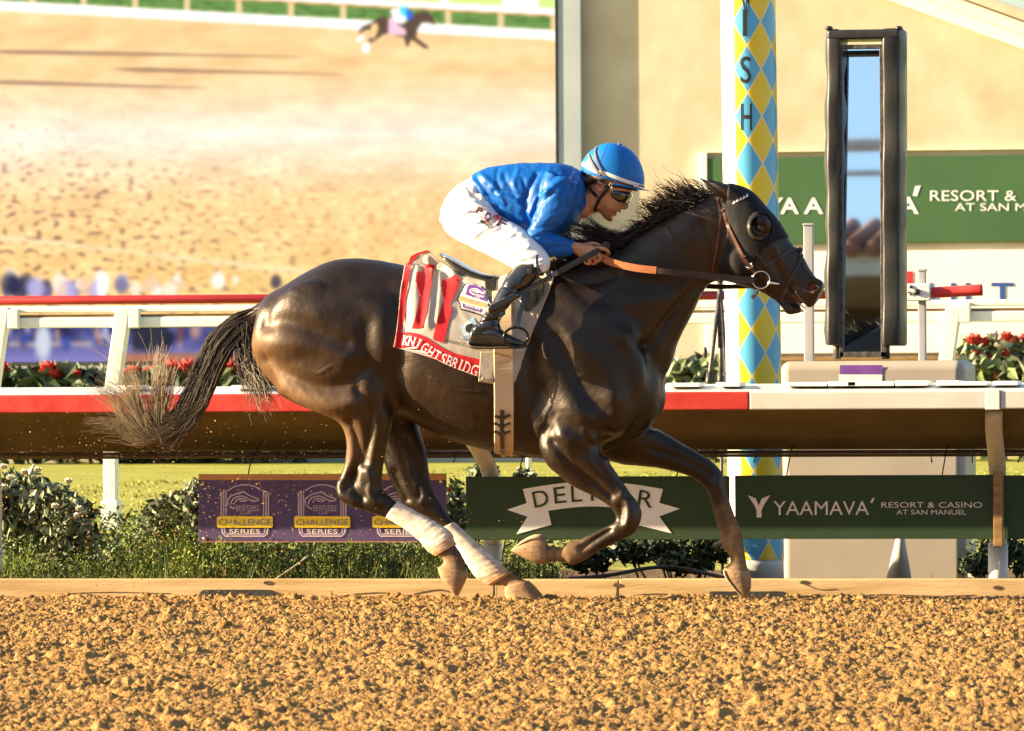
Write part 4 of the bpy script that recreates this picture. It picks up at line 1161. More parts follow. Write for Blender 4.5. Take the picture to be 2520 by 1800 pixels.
def coat_mat():
    m = mat('bay_coat', (0, 0, 0), attr=True, scale=9, rough=.34, spec=.52, bump=.18, bscale=170, stretch=(.45, 1, 1.6))
    nt = m.node_tree; N, L = nt.nodes, nt.links; b = N['Principled BSDF']
    nz = N.new('ShaderNodeTexNoise'); nz.inputs['Scale'].default_value = 7
    mr = N.new('ShaderNodeMapRange'); mr.inputs[3].default_value = .30; mr.inputs[4].default_value = .50
    at = N.new('ShaderNodeAttribute'); at.attribute_name = 'col'
    sp = N.new('ShaderNodeSeparateColor'); L.new(at.outputs['Color'], sp.inputs[0])
    m2 = N.new('ShaderNodeMapRange'); m2.inputs[1].default_value = .04; m2.inputs[2].default_value = .15; m2.inputs[3].default_value = 0; m2.inputs[4].default_value = .45
    ad = N.new('ShaderNodeMath'); ad.operation = 'ADD'; ad.use_clamp = True
    tcn = N.new('ShaderNodeTexCoord'); L.new(tcn.outputs['Object'], nz.inputs['Vector'])
    L.new(nz.outputs[0], mr.inputs[0]); L.new(sp.outputs[0], m2.inputs[0]); L.new(mr.outputs[0], ad.inputs[0]); L.new(m2.outputs[0], ad.inputs[1]); L.new(ad.outputs[0], b.inputs['Roughness'])
    b.inputs['Specular Tint'].default_value = (1.0, .90, .78, 1)
    return m
M_coat = coat_mat()
horse = empty('galloping_horse', P(1300, 1480, 0), 'dark bay racehorse at full gallop with a jockey up', 'horse')
hb = mk('body', HV, HF, M_coat, horse, col=coat)
surf_h = Surf(HV, HF)
M_eye = mat('eye', (.010, .006, .004), rough=.04, spec=.7, coat=1.0)
for sgn in (-1, 1):
    c, nn = surf_h.hit(1870, 561, -.005)
    c = c * np.array([1, sgn * -1 if c[1] < 0 and sgn > 0 else 1, 1]) if sgn > 0 else c
    v, f = blob(c, (.024, .013, .019), n=12); mk('eye', v, f, M_eye, horse)
# teeth glimpsed in the open mouth
M_tooth = mat('tooth', (.55, .47, .34), rough=.4)
v, f = loft([(1962, 741, 1965, 748, .012), (1975, 752, 1977, 758, .014), (1982, 757, 1983, 761, .008)], n=8); mk('teeth', v, f, M_tooth, horse)

# ---- hooves: horn with a coronet step and flat soles
M_hoof = mat('dusty_hoof', (.22, .135, .07), (.36, .235, .13), scale=16, rough=.75, spec=.25, bump=.4, bscale=60, stretch=(1, 1, 4))
M_sole = mat('hoof_sole', (.38, .27, .16), (.50, .37, .23), scale=20, rough=.8, bump=.4, bscale=50)
for nm, st_ in (('near hind', [(1077, 1396, 1148, 1405, .047, -.15), (1079, 1402, 1149, 1412, .052, -.15), (1086, 1424, 1147, 1426, .052, -.15), (1105, 1447, 1137, 1447, .042, -.15), (1119, 1466, 1128, 1466, .020, -.15)]),
                ('far hind', [(1243, 1444, 1299, 1429, .044, .14), (1242, 1451, 1306, 1434, .050, .14), (1244, 1467, 1322, 1450, .054, .14), (1249, 1479, 1336, 1468, .056, .14), (1256, 1483, 1338, 1477, .054, .14)]),
                ('near fore', [(1342, 1321, 1348, 1387, .040, -.15), (1335, 1317, 1338, 1389, .047, -.15), (1318, 1318, 1309, 1382, .050, -.15), (1294, 1329, 1283, 1370, .042, -.15), (1270, 1345, 1265, 1360, .028, -.15), (1259, 1353, 1258, 1357, .012, -.15)]),
                ('far fore', [(1781, 1397, 1843, 1406, .045, .14), (1781, 1404, 1846, 1412, .050, .14), (1787, 1422, 1848, 1430, .050, .14), (1807, 1447, 1847, 1450, .040, .14), (1828, 1471, 1839, 1472, .018, .14)])):
    v, f = loft(st_, k=3, n=26, ex=2.6); hoof = mk('hoof', v, f, M_hoof, horse)
    if nm == 'near fore':
        sl = loft([(1336, 1316, 1330, 1330, .040, -.155), (1315, 1316, 1306, 1334, .044, -.155), (1290, 1328, 1284, 1342, .038, -.155), (1262, 1350, 1261, 1355, .015, -.155)], k=3, n=16); mk('sole', *sl, M_sole, hoof)
    if nm == 'far fore':
        sl = loft([(1780, 1402, 1790, 1404, .040, .135), (1784, 1418, 1795, 1420, .044, .135), (1803, 1445, 1812, 1446, .036, .135), (1827, 1471, 1832, 1471, .014, .135)], k=3, n=16); mk('sole', *sl, M_sole, hoof)

# ---- hair
M_hair = mat('dark_hair', (0, 0, 0), attr=True, scale=30, rough=.42, spec=.5)
def strands(curves, name, parent, n=3):
    """curves: list of (points, root radius, tip radius, root colour, tip colour)"""
    V = []; F = []; C = []; b = 0
    for pts, r0, r1, c0, c1 in curves:
        pts = np.asarray(pts); m = len(pts); t = np.linspace(0, 1, m)
        v, f = tube(pts, r0 + (r1 - r0) * t**1.3, n, cap=False)
        V.append(v); F += [tuple(i + b for i in q) for q in f]
        cc = np.asarray(c0)[None] * (1-t[:, None]**1.5) + np.asarray(c1)[None] * t[:, None]**1.5
        C.append(np.repeat(cc, n, axis=0)); b += len(v)
    return mk(name, np.concatenate(V), F, M_hair, parent, True, col=np.concatenate(C))
blk = (.010, .007, .005); brn = (.030, .017, .010); tanc = (.30, .225, .13); greyc = (.19, .15, .10)
cur = []
def curl(pts, jit, yj, m=14):
    p = catmull(np.array(pts, float), 5)
    ph = rng.random(2) * 6.28; t = np.linspace(0, 1, len(p))
    off = np.stack([np.sin(t*5 + ph[0]), np.cos(t*4 + ph[1])], 1) * jit * t[:, None]
    q = p + off
    y = yj[0] + (yj[1] - yj[0]) * t
    return np.array([P(a, b, c) for (a, b), c in zip(q, y)])
# tail: a family of strands fanned about a spine that drops, bends and flicks back
spine = np.array([(640, 775), (590, 800), (545, 845), (515, 900), (492, 955), (468, 1005), (438, 1048), (405, 1072)])
wisps = [[(362, 1078), (318, 1052), (270, 1038), (222, 1040)], [(358, 1068), (312, 1028), (278, 985), (236, 958)], [(368, 1058), (338, 1012), (318, 960), (296, 922)], [(374, 1050), (350, 1000), (340, 950), (322, 905)],
         [(392, 1040), (382, 985), (388, 925), (394, 868)], [(404, 1030), (404, 985), (414, 945), (424, 905)], [(372, 1080), (340, 1078), (310, 1062), (280, 1058)], [(366, 1062), (330, 1010), (300, 975), (268, 962)]]
tg = np.gradient(spine, axis=0); tg /= np.linalg.norm(tg, axis=1, keepdims=True); nn_ = np.stack([-tg[:, 1], tg[:, 0]], 1)
for i in range(1700):
    w = np.clip(rng.normal(0, .5), -1, 1)
    wid = np.array([16, 24, 30, 32, 31, 29, 26, 24]) * w
    pts = spine + nn_ * wid[:, None] + rng.normal(0, 2.5, spine.shape)
    full = rng.random() < .62
    if full:
        wi = rng.integers(len(wisps)); wp = np.array(wisps[wi], float); pts = pts[:{4: 6, 5: 6, 2: 7, 3: 7}.get(wi, 8)]; m_ = rng.integers(2, 5); sp_ = rng.normal(0, 1, 2) * 9
        pts = np.vstack([pts, wp[:m_] + sp_ * np.linspace(.4, 1.5, 4)[:m_, None] + rng.normal(0, 4, (m_, 2))])
    else:
        k = rng.integers(4, 8); pts = np.vstack([pts[:k], pts[k-1] + (pts[k-1]-pts[k-2])*.8 + np.array([rng.uniform(-22, 4), rng.uniform(-4, 14)])])
    y0 = rng.normal(0, .014); y1 = y0*1.5 + rng.normal(0, .03)
    tip = np.array(tanc if rng.random() < .5 else greyc) * rng.uniform(.6, 1.2)  # paler tips: dust, plus sunlight put into the hair colour
    pale = full and w < .35
    cur.append((curl(pts, 5, (y0, y1)), .0022, .0006, blk if rng.random() < .7 else brn, tip if full else (np.array(tip)*.45 if rng.random() < .3 else brn)))
for i in range(360):   # the short fall of hair beside the buttock
    s = np.array([rng.uniform(575, 640), rng.uniform(790, 830)])
    e = np.array([rng.normal(652, 24), rng.normal(960, 32)])
    mid = np.array([(s[0] + e[0])/2 - rng.uniform(2, 22), (s[1] + e[1])/2 + rng.uniform(-10, 20)])
    cur.append((curl([s, mid, (mid + e)/2 + rng.normal(0, 5, 2), e], 5, (rng.normal(-.02, .015), rng.normal(-.06, .03))), .0020, .0006, blk, np.array(tanc)*rng.uniform(.3, .9)))
for i in range(60):
    e = np.array([rng.uniform(200, 420), rng.uniform(800, 1090)]); s = spine[6] + rng.normal(0, 14, 2)
    cur.append((curl([spine[4], s, (s + e)/2 + rng.normal(0, 25, 2), e], 14, (0, rng.normal(0, .08))), .0011, .0005, brn, tanc))
strands(cur, 'tail', horse)
core = loft([(620, 765, 625, 805, .022), (580, 790, 600, 822, .03), (540, 830, 575, 865, .036), (508, 880, 548, 905, .038), (483, 940, 528, 960, .034), (458, 993, 498, 1010, .028), (430, 1035, 458, 1056, .018), (408, 1066, 420, 1076, .006)], n=12)
mk('tail_core', core[0], core[1], mat('tail_core', (.008, .006, .005), (.016, .010, .007), scale=60, rough=.6, stretch=(1, 1, .2)), horse)
# mane: roots along the crest, blown back over the rider's side
cur = []
crest_l = catmull(np.array([(1395, 646), (1440, 632), (1500, 612), (1545, 585), (1600, 549), (1655, 513), (1705, 485), (1740, 470)], float), 10)
for i in range(150):   # locks: strands that leave the crest together and meet towards the tip
    u = rng.random(); k = u * (len(crest_l) - 1); a = crest_l[int(k)]
    lf = 1.0 if a[0] < 1660 else .75
    L_ = rng.uniform(55, 150) * lf * (.55 if a[0] < 1470 else 1)
    ang = math.radians(rng.normal(193, 12) + (3 if a[0] > 1600 else 0))
    d = np.array([math.cos(ang), math.sin(ang)]); tip = a + d*L_ + np.array([0, -1.0])*rng.uniform(-.15, .22)*L_
    bend = np.array([-d[1], d[0]]) * rng.normal(-6, 9)
    yt = rng.normal(-.06, .04); tc = np.array(brn) * rng.uniform(.4, 1.5)
    for j in range(rng.integers(7, 16)):
        root = a + np.array([rng.normal(0, 9), rng.uniform(-3, 20)]); tp = tip + rng.normal(0, 3, 2) + d*rng.uniform(-30, 8)
        pts = [root, root + (tp-root)*.3 + bend*.8, root + (tp-root)*.65 + bend, tp]
        cur.append((curl(pts, 3.5, (rng.normal(-.03, .02), yt + rng.normal(0, .01))), .0023, .0006, blk, tc))
for i in range(330):   # short undercoat of the mane
    a = crest_l[rng.integers(0, len(crest_l))]; root = a + np.array([rng.uniform(-4, 6), rng.uniform(-2, 22)]); L_ = rng.uniform(22, 60)
    ang = math.radians(rng.normal(192, 14)); tp = root + np.array([math.cos(ang), math.sin(ang)])*L_
    cur.append((curl([root, (root+tp)/2 + (0, -4), tp], 4, (rng.normal(-.03, .02), rng.normal(-.05, .02))), .0022, .0006, blk, blk))
for i in range(45):    # wild single hairs
    a = crest_l[rng.integers(18, len(crest_l) - 2)]; e = a + np.array([rng.uniform(-110, -10), rng.uniform(-75, -10)])
    cur.append((curl([a, a + (e-a)*.5 + (-6, -4), e], 9, (-.02, rng.normal(-.05, .03))), .0015, .0005, blk, brn))
for i in range(420):   # hair hugging the crest so the roots read solid
    k = rng.integers(0, len(crest_l) - 9); a = crest_l[k + 8] + np.array([0, rng.uniform(-5, 16)]); b_ = crest_l[k] + np.array([rng.uniform(-12, 0), rng.uniform(-20, 16)])
    y0 = rng.normal(-.03, .03)
    cur.append((curl([a, (a + b_)/2 + (0, -5), b_], 3, (y0, y0)), .0026, .001, blk, blk))
FACE = [(1425, 400), (1600, 400), (1600, 476), (1572, 486), (1556, 530), (1530, 545), (1508, 560), (1480, 552), (1440, 520)]
def clear_of_face(c):
    return not (inside(proj(c[0]), FACE) & (c[0][:, 1] < .09)).any()
strands([c for c in cur if clear_of_face(c)], 'mane', horse)
# ================================================================== tack
z3 = lambda x, y: (1640 + x / 3.866, 400 + y / 3.866)
z7 = lambda x, y: (960 + x / 4.639, 610 + y / 4.639)

def drape(name, shapes, surf, off, m, parent, maxlen=7.0, smooth=True):
    maxlen = min(maxlen, 4.0)
    V = []; F = []
    for v, f in shapes:
        v, f = refine(np.asarray(v, float), f, maxlen)
        n = len(V); V += [surf.hit(x, y, off)[0] for x, y in v]; F += [tuple(i + n for i in q) for q in f]
    o = mk(name, V, F, m, parent, smooth)
    return o

# ---- number cloth
M_cloth = mat('grey_beige_cloth', (.40, .36, .31), (.47, .43, .38), scale=5, rough=.75, spec=.2, bump=.25, bscale=420, sheen=.2)
M_clred = mat('red_cloth', (.52, .010, .018), (.60, .018, .026), scale=5, rough=.7, spec=.2, bump=.25, bscale=420, sheen=.15)
M_clwhite = mat('white_cloth_print', (.78, .78, .78), rough=.7)
M_clpurple = mat('purple_cloth_print', (.12, .035, .24), rough=.6); M_clblack = mat('black_cloth_print', (.012, .012, .014), rough=.6)
M_clgold = mat('gold_cloth_print', (.75, .45, .10), rough=.6); M_clblue = mat('light_blue_print', (.36, .62, .78), rough=.6); M_clblue2 = mat('steel_blue_print', (.20, .32, .45), rough=.6)
left_e = catmull(np.array([(1030, 622), (1008, 634), (996, 656), (989, 700), (983, 745), (975, 810), (967, 854)], float), 8)
right_e = catmull(np.array([(1366, 658), (1358, 704), (1344, 740), (1330, 773), (1306, 828), (1290, 868), (1276, 905)], float), 8)
nU, nV = 76, 64
def along(c, t):
    k = t * (len(c) - 1); i = min(int(k), len(c) - 2); return c[i] + (c[i+1] - c[i]) * (k - i)
bot_e = catmull(np.array([(967, 854), (986, 858), (1016, 853), (1043, 865), (1078, 885), (1111, 902), (1147, 916), (1178, 927), (1214, 938), (1250, 930), (1276, 905)], float), 8)
top_e = catmull(np.array([(1030, 622), (1054, 617), (1080, 640), (1130, 672), (1200, 682), (1280, 670), (1330, 654), (1366, 658)], float), 8)
CV = np.zeros((nV, nU, 3)); Cpx = np.zeros((nV, nU, 2)); CN = np.zeros((nV, nU, 3))
for i in range(nV):
    t = i / (nV - 1)
    for j in range(nU):
        u = j / (nU - 1)
        L_, R_, T_, B_ = along(left_e, t), along(right_e, t), along(top_e, u), along(bot_e, u)
        p = (1-u)*L_ + u*R_ + (1-t)*T_ + t*B_ - ((1-u)*(1-t)*left_e[0] + u*(1-t)*right_e[0] + (1-u)*t*left_e[-1] + u*t*right_e[-1])
        Cpx[i, j] = p
        if t > .14:
            CV[i, j], CN[i, j] = surf_h.hit(p[0], p[1], .009)
i0 = int(math.ceil(.14 * (nV - 1))) + 1
for j in range(nU):
    top = P(*Cpx[0, j], 0.0)
    a = CV[i0, j]; 
    for i in range(i0):
        t = i / i0
        p = Cpx[i, j]; y = a[1] * math.sin(t * math.pi / 2) ** .8
        CV[i, j] = P(p[0], p[1], y); CN[i, j] = np.array([0, -math.sin(t*1.57), math.cos(t*1.57)])
for _ in range(3):
    CV[1:-1, 1:-1] = (CV[1:-1, 1:-1]*4 + CV[:-2, 1:-1] + CV[2:, 1:-1] + CV[1:-1, :-2] + CV[1:-1, 2:]) / 8
flatpx = Cpx.reshape(-1, 2)
lift = np.zeros(len(flatpx))
for pl_, r, h in (([(1052, 640), (1062, 690), (1060, 740), (1054, 800)], 9, .026), ([(1030, 640), (1024, 700), (1020, 790)], 8, .014),
                  ([(1078, 660), (1082, 720), (1076, 790)], 8, .020), ([(1040, 650), (1042, 720), (1036, 800)], 7, -.010), ([(1070, 660), (1070, 740), (1064, 790)], 6, -.012),
                  ([(1110, 660), (1120, 700), (1110, 780)], 10, .010), ([(985, 700), (982, 780), (972, 850)], 10, .014), ([(1135, 770), (1150, 790), (1160, 800)], 6, .006),
                  ([(1150, 690), (1170, 710), (1200, 720)], 8, .007), ([(1000, 850), (1040, 858), (1100, 887)], 18, .010), ([(1320, 720), (1310, 780), (1290, 840)], 7, .007), ([(1090, 650), (1105, 655), (1120, 668)], 8, .016)):
    lift += h * np.exp(-(seg_dist(flatpx, catmull(np.array(pl_, float), 4)) / r)**2)
lift += .0025 * perlin(flatpx[:, 0]/18, flatpx[:, 1]/26, 61) + .0012 * perlin(flatpx[:, 0]/8, flatpx[:, 1]/10, 62)
CVf = CV.reshape(-1, 3) + CN.reshape(-1, 3) * (np.maximum(lift*.40, -.005))[:, None]
CF = [(i*nU+j, (i+1)*nU+j, (i+1)*nU+j+1, i*nU+j+1) for i in range(nV-1) for j in range(nU-1)]
mirc = CVf.copy(); mirc[:, 1] *= -1; n0 = len(CVf)
CFall = CF + [tuple(k + n0 for k in reversed(q)) for q in CF]
cloth = empty('saddle_cloth', P(1130, 900, -.28), 'pale saddle cloth with red border, number 11 and the horse name', 'saddle cloth')
o = mk('cloth', np.concatenate([CVf, mirc]), CFall, M_cloth, cloth)
md = o.modifiers.new('th', 'SOLIDIFY'); md.thickness = .003; md.offset = -1
surf_c = Surf(CVf, CF)
outer = [z7(*p) for p in ((245,72),(430,28),(460,45),(380,62),(335,72),(250,165),(225,300),(180,600),(170,800),(125,970),(230,965),(330,985),(430,1035),(560,1125),(700,1195),(850,1235),(1045,1280),(1008,1486),(850,1436),(700,1366),(500,1266),(350,1181),(260,1141),(180,1146),(120,1164),(26,1140),(80,950),(112,600),(156,300),(180,190))]
drape('red_border', [poly(*outer)], surf_c, .0042, M_clred, cloth, 9)
one = [[(425,185),(515,197),(490,300),(470,450),(440,610),(430,720),(400,830),(375,915),(250,925),(290,800),(315,680),(340,560),(355,395),(290,380),(300,290),(360,270),(400,230)],
       [(735,315),(805,355),(770,480),(715,590),(690,650),(710,720),(670,850),(640,980),(615,1090),(505,1060),(490,1040),(510,950),(545,800),(585,680),(610,600),(615,480),(580,450),(590,375),(660,360),(710,335)]]
for pl_ in one: drape('number_one', [poly(*[z7(*p) for p in pl_])], surf_c, .0030, M_clred, cloth, 7)
SERIF = {'K': ((.1,0),(.1,1),(.93,0),(.88,1)), 'N': ((.1,0),(.08,1),(.92,1)), 'I': ((.5,0),(.5,1)), 'H': ((.1,0),(.1,1),(.9,0),(.9,1)), 'T': ((.5,0),), 'B': ((.08,0),(.08,1)), 'R': ((.1,0),(.1,1),(.95,0)), 'D': ((.08,0),(.08,1)), 'G': ((.85,.45),), 'S': (), 'E': ((.1,0),(.1,1))}
path = catmull(np.array([(190,1062),(255,1072),(330,1100),(400,1143),(470,1193),(540,1236),(612,1270),(680,1298),(745,1322),(805,1345),(880,1372),(965,1402),(1050,1430)], float), 1)
for k, ch in enumerate('KNIGHTSBRIDGE'):
    c = path[k]; t = path[min(k+1, 12)] - path[max(k-1, 0)]; rot = math.atan2(t[1], t[0]); h = 98 + 46 * k / 12
    if ch == 'I': w = 16
    else: w = (60 + 18 * k / 12) * {'N': 1.05, 'G': 1.0, 'S': .8, 'T': .85, 'B': .85, 'R': .95}.get(ch, .95)
    v, f = word(ch, c[0], c[1], h, w, .006, rot)
    sh = [([z7(*p) for p in v], f)]
    for sx, sy in SERIF[ch]:
        cx, cy = (sx - .5) * w, (.5 - sy) * h * .97
        a_, b_ = math.cos(rot), math.sin(rot); hw = 14 if ch != 'I' else 17
        pts = [(cx - hw, cy - 4), (cx + hw, cy - 4), (cx + hw, cy + 4), (cx - hw, cy + 4)]
        sh.append(poly(*[z7(c[0] + x*a_ - y*b_, c[1] + x*b_ + y*a_) for x, y in pts]))
    if k < 12: drape('letter', sh, surf_c, .0085, M_clwhite, cloth, 3, False)
Z = lambda *p: poly(*[z7(*a) for a in p])
drape('crest_outline', [Z((850,420),(930,408),(1040,440),(1095,500),(1110,610),(1135,640),(1108,700),(1095,800),(960,755),(805,712),(795,650),(763,600),(785,540),(825,550))], surf_c, .0030, M_clblack, cloth)
drape('crest_white', [Z((866,428),(935,418),(1035,449),(1088,508),(1104,615),(1122,648),(1096,700),(1082,780),(962,738),(816,700),(806,645),(778,598),(795,556),(836,562))], surf_c, .0042, M_clwhite, cloth)
drape('crest_purple', [Z((902,430),(960,432),(1045,464),(1082,522),(1100,622),(990,588),(862,545),(884,460)), Z((832,640),(1050,705),(1040,742),(826,682))], surf_c, .0054, M_clpurple, cloth)
hm = []
for s in HEAD_STROKES: hm.append(ribbon2d([z7(900 + a*170 + b*20, 462 + b*85 + a*30) for a, b in s], 1.7, 4))
drape('crest_emblem', hm, surf_c, .0066, M_clwhite, cloth, 5)
def zword(s, cx, cy, h, w, rot, bold=.0): v, f = word(s, cx, cy, h, w, bold, rot); return ([z7(*p) for p in v], f)
drape('crest_lettering', [zword("BREEDERS'", 1008, 556, 24, 140, .26, .02), zword('CUP', 1000, 580, 22, 56, .26, .02), zword('SERIES', 945, 686, 26, 190, .27, .02)], surf_c, .0066, M_clwhite, cloth, 5, False)
drape('crest_plate', [Z((795,556),(1120,648),(1100,702),(780,612))], surf_c, .0066, M_clgold, cloth)
drape('crest_plate_lettering', [zword('CHALLENGE', 955, 628, 36, 300, .27)], surf_c, .0078, M_clblue2, cloth, 5, False)
drape('crest_motto', [zword("WIN AND YOU'RE IN", 935, 722, 20, 220, .26)], surf_c, .0066, M_clblack, cloth, 5, False)
drape('diamond_mark', [Z((938,792),(1000,880),(985,1010),(878,1092),(800,900))], surf_c, .0030, M_clblue, cloth); drape('diamond_inner', [Z((936,815),(985,885),(965,990),(862,1030),(815,905))], surf_c, .0030, M_clwhite, cloth)
drape('diamond_horse', [poly(*[z7(915 + 55*math.cos(t), 925 + 55*math.sin(t)) for t in np.linspace(0, 6.28, 17)[:-1]])], surf_c, .0054, M_clblack, cloth)
drape('diamond_ribbon', [Z((785,1020),(880,1015),(990,1045),(985,1075),(870,1045),(785,1050))], surf_c, .0066, M_clblue2, cloth); drape('ribbon_lettering', [zword('DEL MAR', 860, 1034, 20, 130, .1)], surf_c, .0078, M_clwhite, cloth, 5, False)
drape('race_lettering', [zword('PACIFIC CLASSIC', 830, 1106, 36, 380, .24)], surf_c, .0030, M_clblack, cloth, 5, False)
# turned-up flaps by the girth
surf_hc = Surf(np.concatenate([HV, CVf]), [tuple(f) for f in HF] + [tuple(k + len(HV) for k in q) for q in CF])
o = drape('flap', [poly((1183, 866), (1216, 866), (1214, 944), (1178, 939))], surf_hc, .010, M_cloth, cloth, 8); o.modifiers.new('s', 'SOLIDIFY').thickness = .004
o = drape('flap', [poly((1242, 868), (1289, 866), (1278, 905), (1266, 941), (1226, 916))], surf_hc, .010, M_cloth, cloth, 8); o.modifiers.new('s', 'SOLIDIFY').thickness = .004
drape('flap_edge', [poly((1226, 916), (1266, 941), (1265, 944), (1225, 919))], surf_hc, .011, M_clred, cloth, 8)

# ---- saddle
M_leath = mat('black_patent_leather', (.012, .013, .014), (.022, .022, .022), scale=6, rough=.16, spec=.6, bump=.06, bscale=14, coat=.6)
M_leathb = mat('glossy_saddle_top', (.05, .06, .065), (.07, .08, .085), scale=6, rough=.12, spec=.7, coat=1.0)  # lighter blue-grey puts the sky's reflection into the leather colour
M_girth = mat('beige_webbing', (.50, .37, .22), (.60, .46, .30), scale=6, rough=.7, bump=.3, bscale=300, stretch=(1, 1, .3))
sad = empty('racing_saddle', P(1200, 690, 0), 'small black racing saddle with beige girth under the jockey', 'saddle')
st = [(1086, 624, 1087, 632, .05), (1098, 629, 1103, 646, .085), (1124, 642, 1128, 668, .11), (1154, 659, 1158, 684, .12), (1186, 673, 1192, 694, .12), (1221, 680, 1221, 703, .115), (1270, 676, 1275, 705, .10), (1320, 655, 1325, 695, .07), (1345, 640, 1350, 690, .045)]
v, f = loft(st, n=22); mk('seat', v, f, M_leath, sad)
st2 = [(a, b - 1.5, c, b + 9, w * .93) for a, b, c, d_, w in st[:6]]
v, f = loft(st2, n=22); mk('seat_top', v, f, M_leathb, sad)
def pad(name, pl_, off, th, m, surf=surf_hc):
    o = drape(name, [poly(*pl_)], surf, off, m, sad, 7); s_ = o.modifiers.new('s', 'SOLIDIFY'); s_.thickness = th; s_.offset = 1; return o
pad('rear_flap', [(1193, 688), (1221, 684), (1220, 712), (1216, 748), (1208, 756), (1202, 745), (1195, 715)], .012, .008, M_leath)
pad('knee_flap', [(1282, 700), (1310, 680), (1334, 690), (1341, 706), (1339, 728), (1326, 748), (1302, 768), (1290, 766), (1280, 740)], .012, .010, M_leath)
M_padw = mat('cream_pad', (.58, .50, .38), (.66, .58, .46), scale=5, rough=.7)
pad('under_pad', [(1221, 684), (1285, 672), (1340, 662), (1352, 690), (1290, 712), (1232, 730), (1219, 725)], .006, .004, M_padw)
g = strap(surf_hc, [(1236, 720), (1237, 800), (1239, 880), (1240, 960), (1241, 1040), (1241, 1090), (1241, 1108)], .086, .005, .012, 8, 'girth', M_girth, sad, both=True)
strap(surf_hc, [(1241, 1106), (1241, 1111)], .086, .005, .014, 3, 'girth_edge', M_girth, sad, both=True)
strap(surf_hc, [(1237, 1006), (1237, 1050), (1238, 1090), (1240, 1110), (1241, 1116)], [.019]*25, .006, .018, 6, 'girth_elastic', M_leath, sad)
for y in (1026, 1044, 1063):
    strap(surf_hc, [(1219, y - 7), (1228, y - 5), (1237, y + 3), (1247, y - 5), (1257, y - 8)], .011, .004, .020, 4, 'elastic_prong', M_leath, sad)
BOOT_Y = -.345
lp = [(1300, 705, -.335), (1292, 735, -.36), (1280, 770, -.375), (1273, 806, -.385)]
C = np.array([P(*p) for p in catmull(np.array(lp, float), 5)]); strap_n = np.tile(np.array([0, -1.0, 0]), (len(C), 1))
band(C, strap_n, .020, .005, 'stirrup_leather', M_leath, sad)
cc = P(1270, 830, -.39)
ringp = [cc + np.array([.050*math.cos(t)*.95, .030*math.cos(t), .042*math.sin(t)]) for t in np.linspace(0, 2*math.pi, 33)]
M_iron = mat('black_stirrup_iron', (.03, .032, .034), rough=.18, metallic=.8)
v, f = tube(ringp, .0058, 8, cap=False); mk('stirrup_iron', v, f, M_iron, sad)

# ---- hood with blinker cup
eye_c = np.array(z3(888, 612))
hood_poly = [z3(*p) for p in ((300,-60),(520,330),(520,400),(560,470),(590,560),(570,700),(530,870),(470,1010),(560,1060),(700,1085),(830,1080),(845,960),(905,850),(1000,775),(1080,742),(1150,722),(1300,640),(1100,200),(800,-80))]
sel = inside(q_m, hood_poly) & (np.linalg.norm((q_m - eye_c) / np.array([28, 31]), axis=1) > 1) & (q_m[:, 0] > 1755) & ~((q_m[:, 0] < 1790) & (q_m[:, 1] < 500))
fs = [f for f in HF if all(sel[i] for i in f)]
used = sorted({i for f in fs for i in f}); idx = {k: i for i, k in enumerate(used)}
HNn = normals(HV, HF)
hv_ = HV[used].copy(); hf_ = [tuple(idx[i] for i in f) for f in fs]
# pull the ragged border onto the cut line
cnt = {}
for f in hf_:
    for a, b in zip(f, f[1:] + f[:1]): cnt[frozenset((a, b))] = cnt.get(frozenset((a, b)), 0) + 1
bord = sorted({i for e, c in cnt.items() if c == 1 for i in e})
Bp = hv_[bord]; 
bn = {i: [] for i in bord}
for e, c in cnt.items():
    if c == 1: a, b = tuple(e); bn[a].append(b); bn[b].append(a)
for _ in range(6):
    new = {i: (hv_[i] + sum(hv_[k] for k in bn[i]) / max(1, len(bn[i]))) / 2 for i in bord}
    for i in bord: hv_[i] = new[i]
hv_ = hv_ + HNn[used] * .0035
M_hood = mat('black_lycra', (.005, .005, .006), (.010, .010, .011), scale=8, rough=.6, bump=.3, bscale=500, spec=.2)
hood = empty('blinker_hood', P(1850, 560, -.08), 'black stretch hood with an eye cup on the horse head', 'hood')
ho = mk('hood', hv_, hf_, M_hood, hood); s_ = ho.modifiers.new('s', 'SOLIDIFY'); s_.thickness = .0025; s_.offset = 1
M_cup = mat('blinker_cup', (.028, .026, .022), (.05, .045, .03), scale=12, rough=.25, spec=.5, coat=.4)
for sg in (1, -1):
    V = []; F = []; na = 26
    base = []; rim = []
    for k in range(na):
        a = math.radians(75 + 190 * k / (na - 1))
        e = eye_c + np.array([31 * math.cos(a), 34 * math.sin(a)])
        c, nn = surf_h.hit(e[0], e[1], .004)
        e2 = eye_c + np.array([25 * math.cos(a) + 1, 28 * math.sin(a)])
        h = .030 * math.sin(math.pi * k / (na - 1)) ** .6 + .004
        r_ = P(e2[0], e2[1], c[1] - h)
        base.append(c); rim.append(r_)
    V = base + rim; F = [(k, k+1, na+k+1, na+k) for k in range(na-1)]
    V = np.array(V); 
    if sg < 0: V[:, 1] *= -1
    o = mk('eye_cup', V, F, M_cup, hood); o.modifiers.new('s', 'SOLIDIFY').thickness = .004
    v, f = tube(np.array(rim) * np.array([1, sg, 1]), .0016, 6); mk('cup_rim', v, f, mat('olive_binding', (.09, .075, .045), rough=.4), hood)
    v, f = tube(np.array(base) * np.array([1, sg, 1]), .0030, 6); mk('cup_seam', v, f, M_hood, hood)
for k in range(5):
    x, y = 640 + 30*k, 395 - 15*k - (3 if k in (1, 2) else 0)
    drape('ear_stitch', [poly(*[z3(*p) for p in ((x - 14, y + 6), (x + 16, y - 6), (x + 6, y - 30 - 2*k))])], Surf(hv_, hf_), .004, M_clwhite, hood, 6)

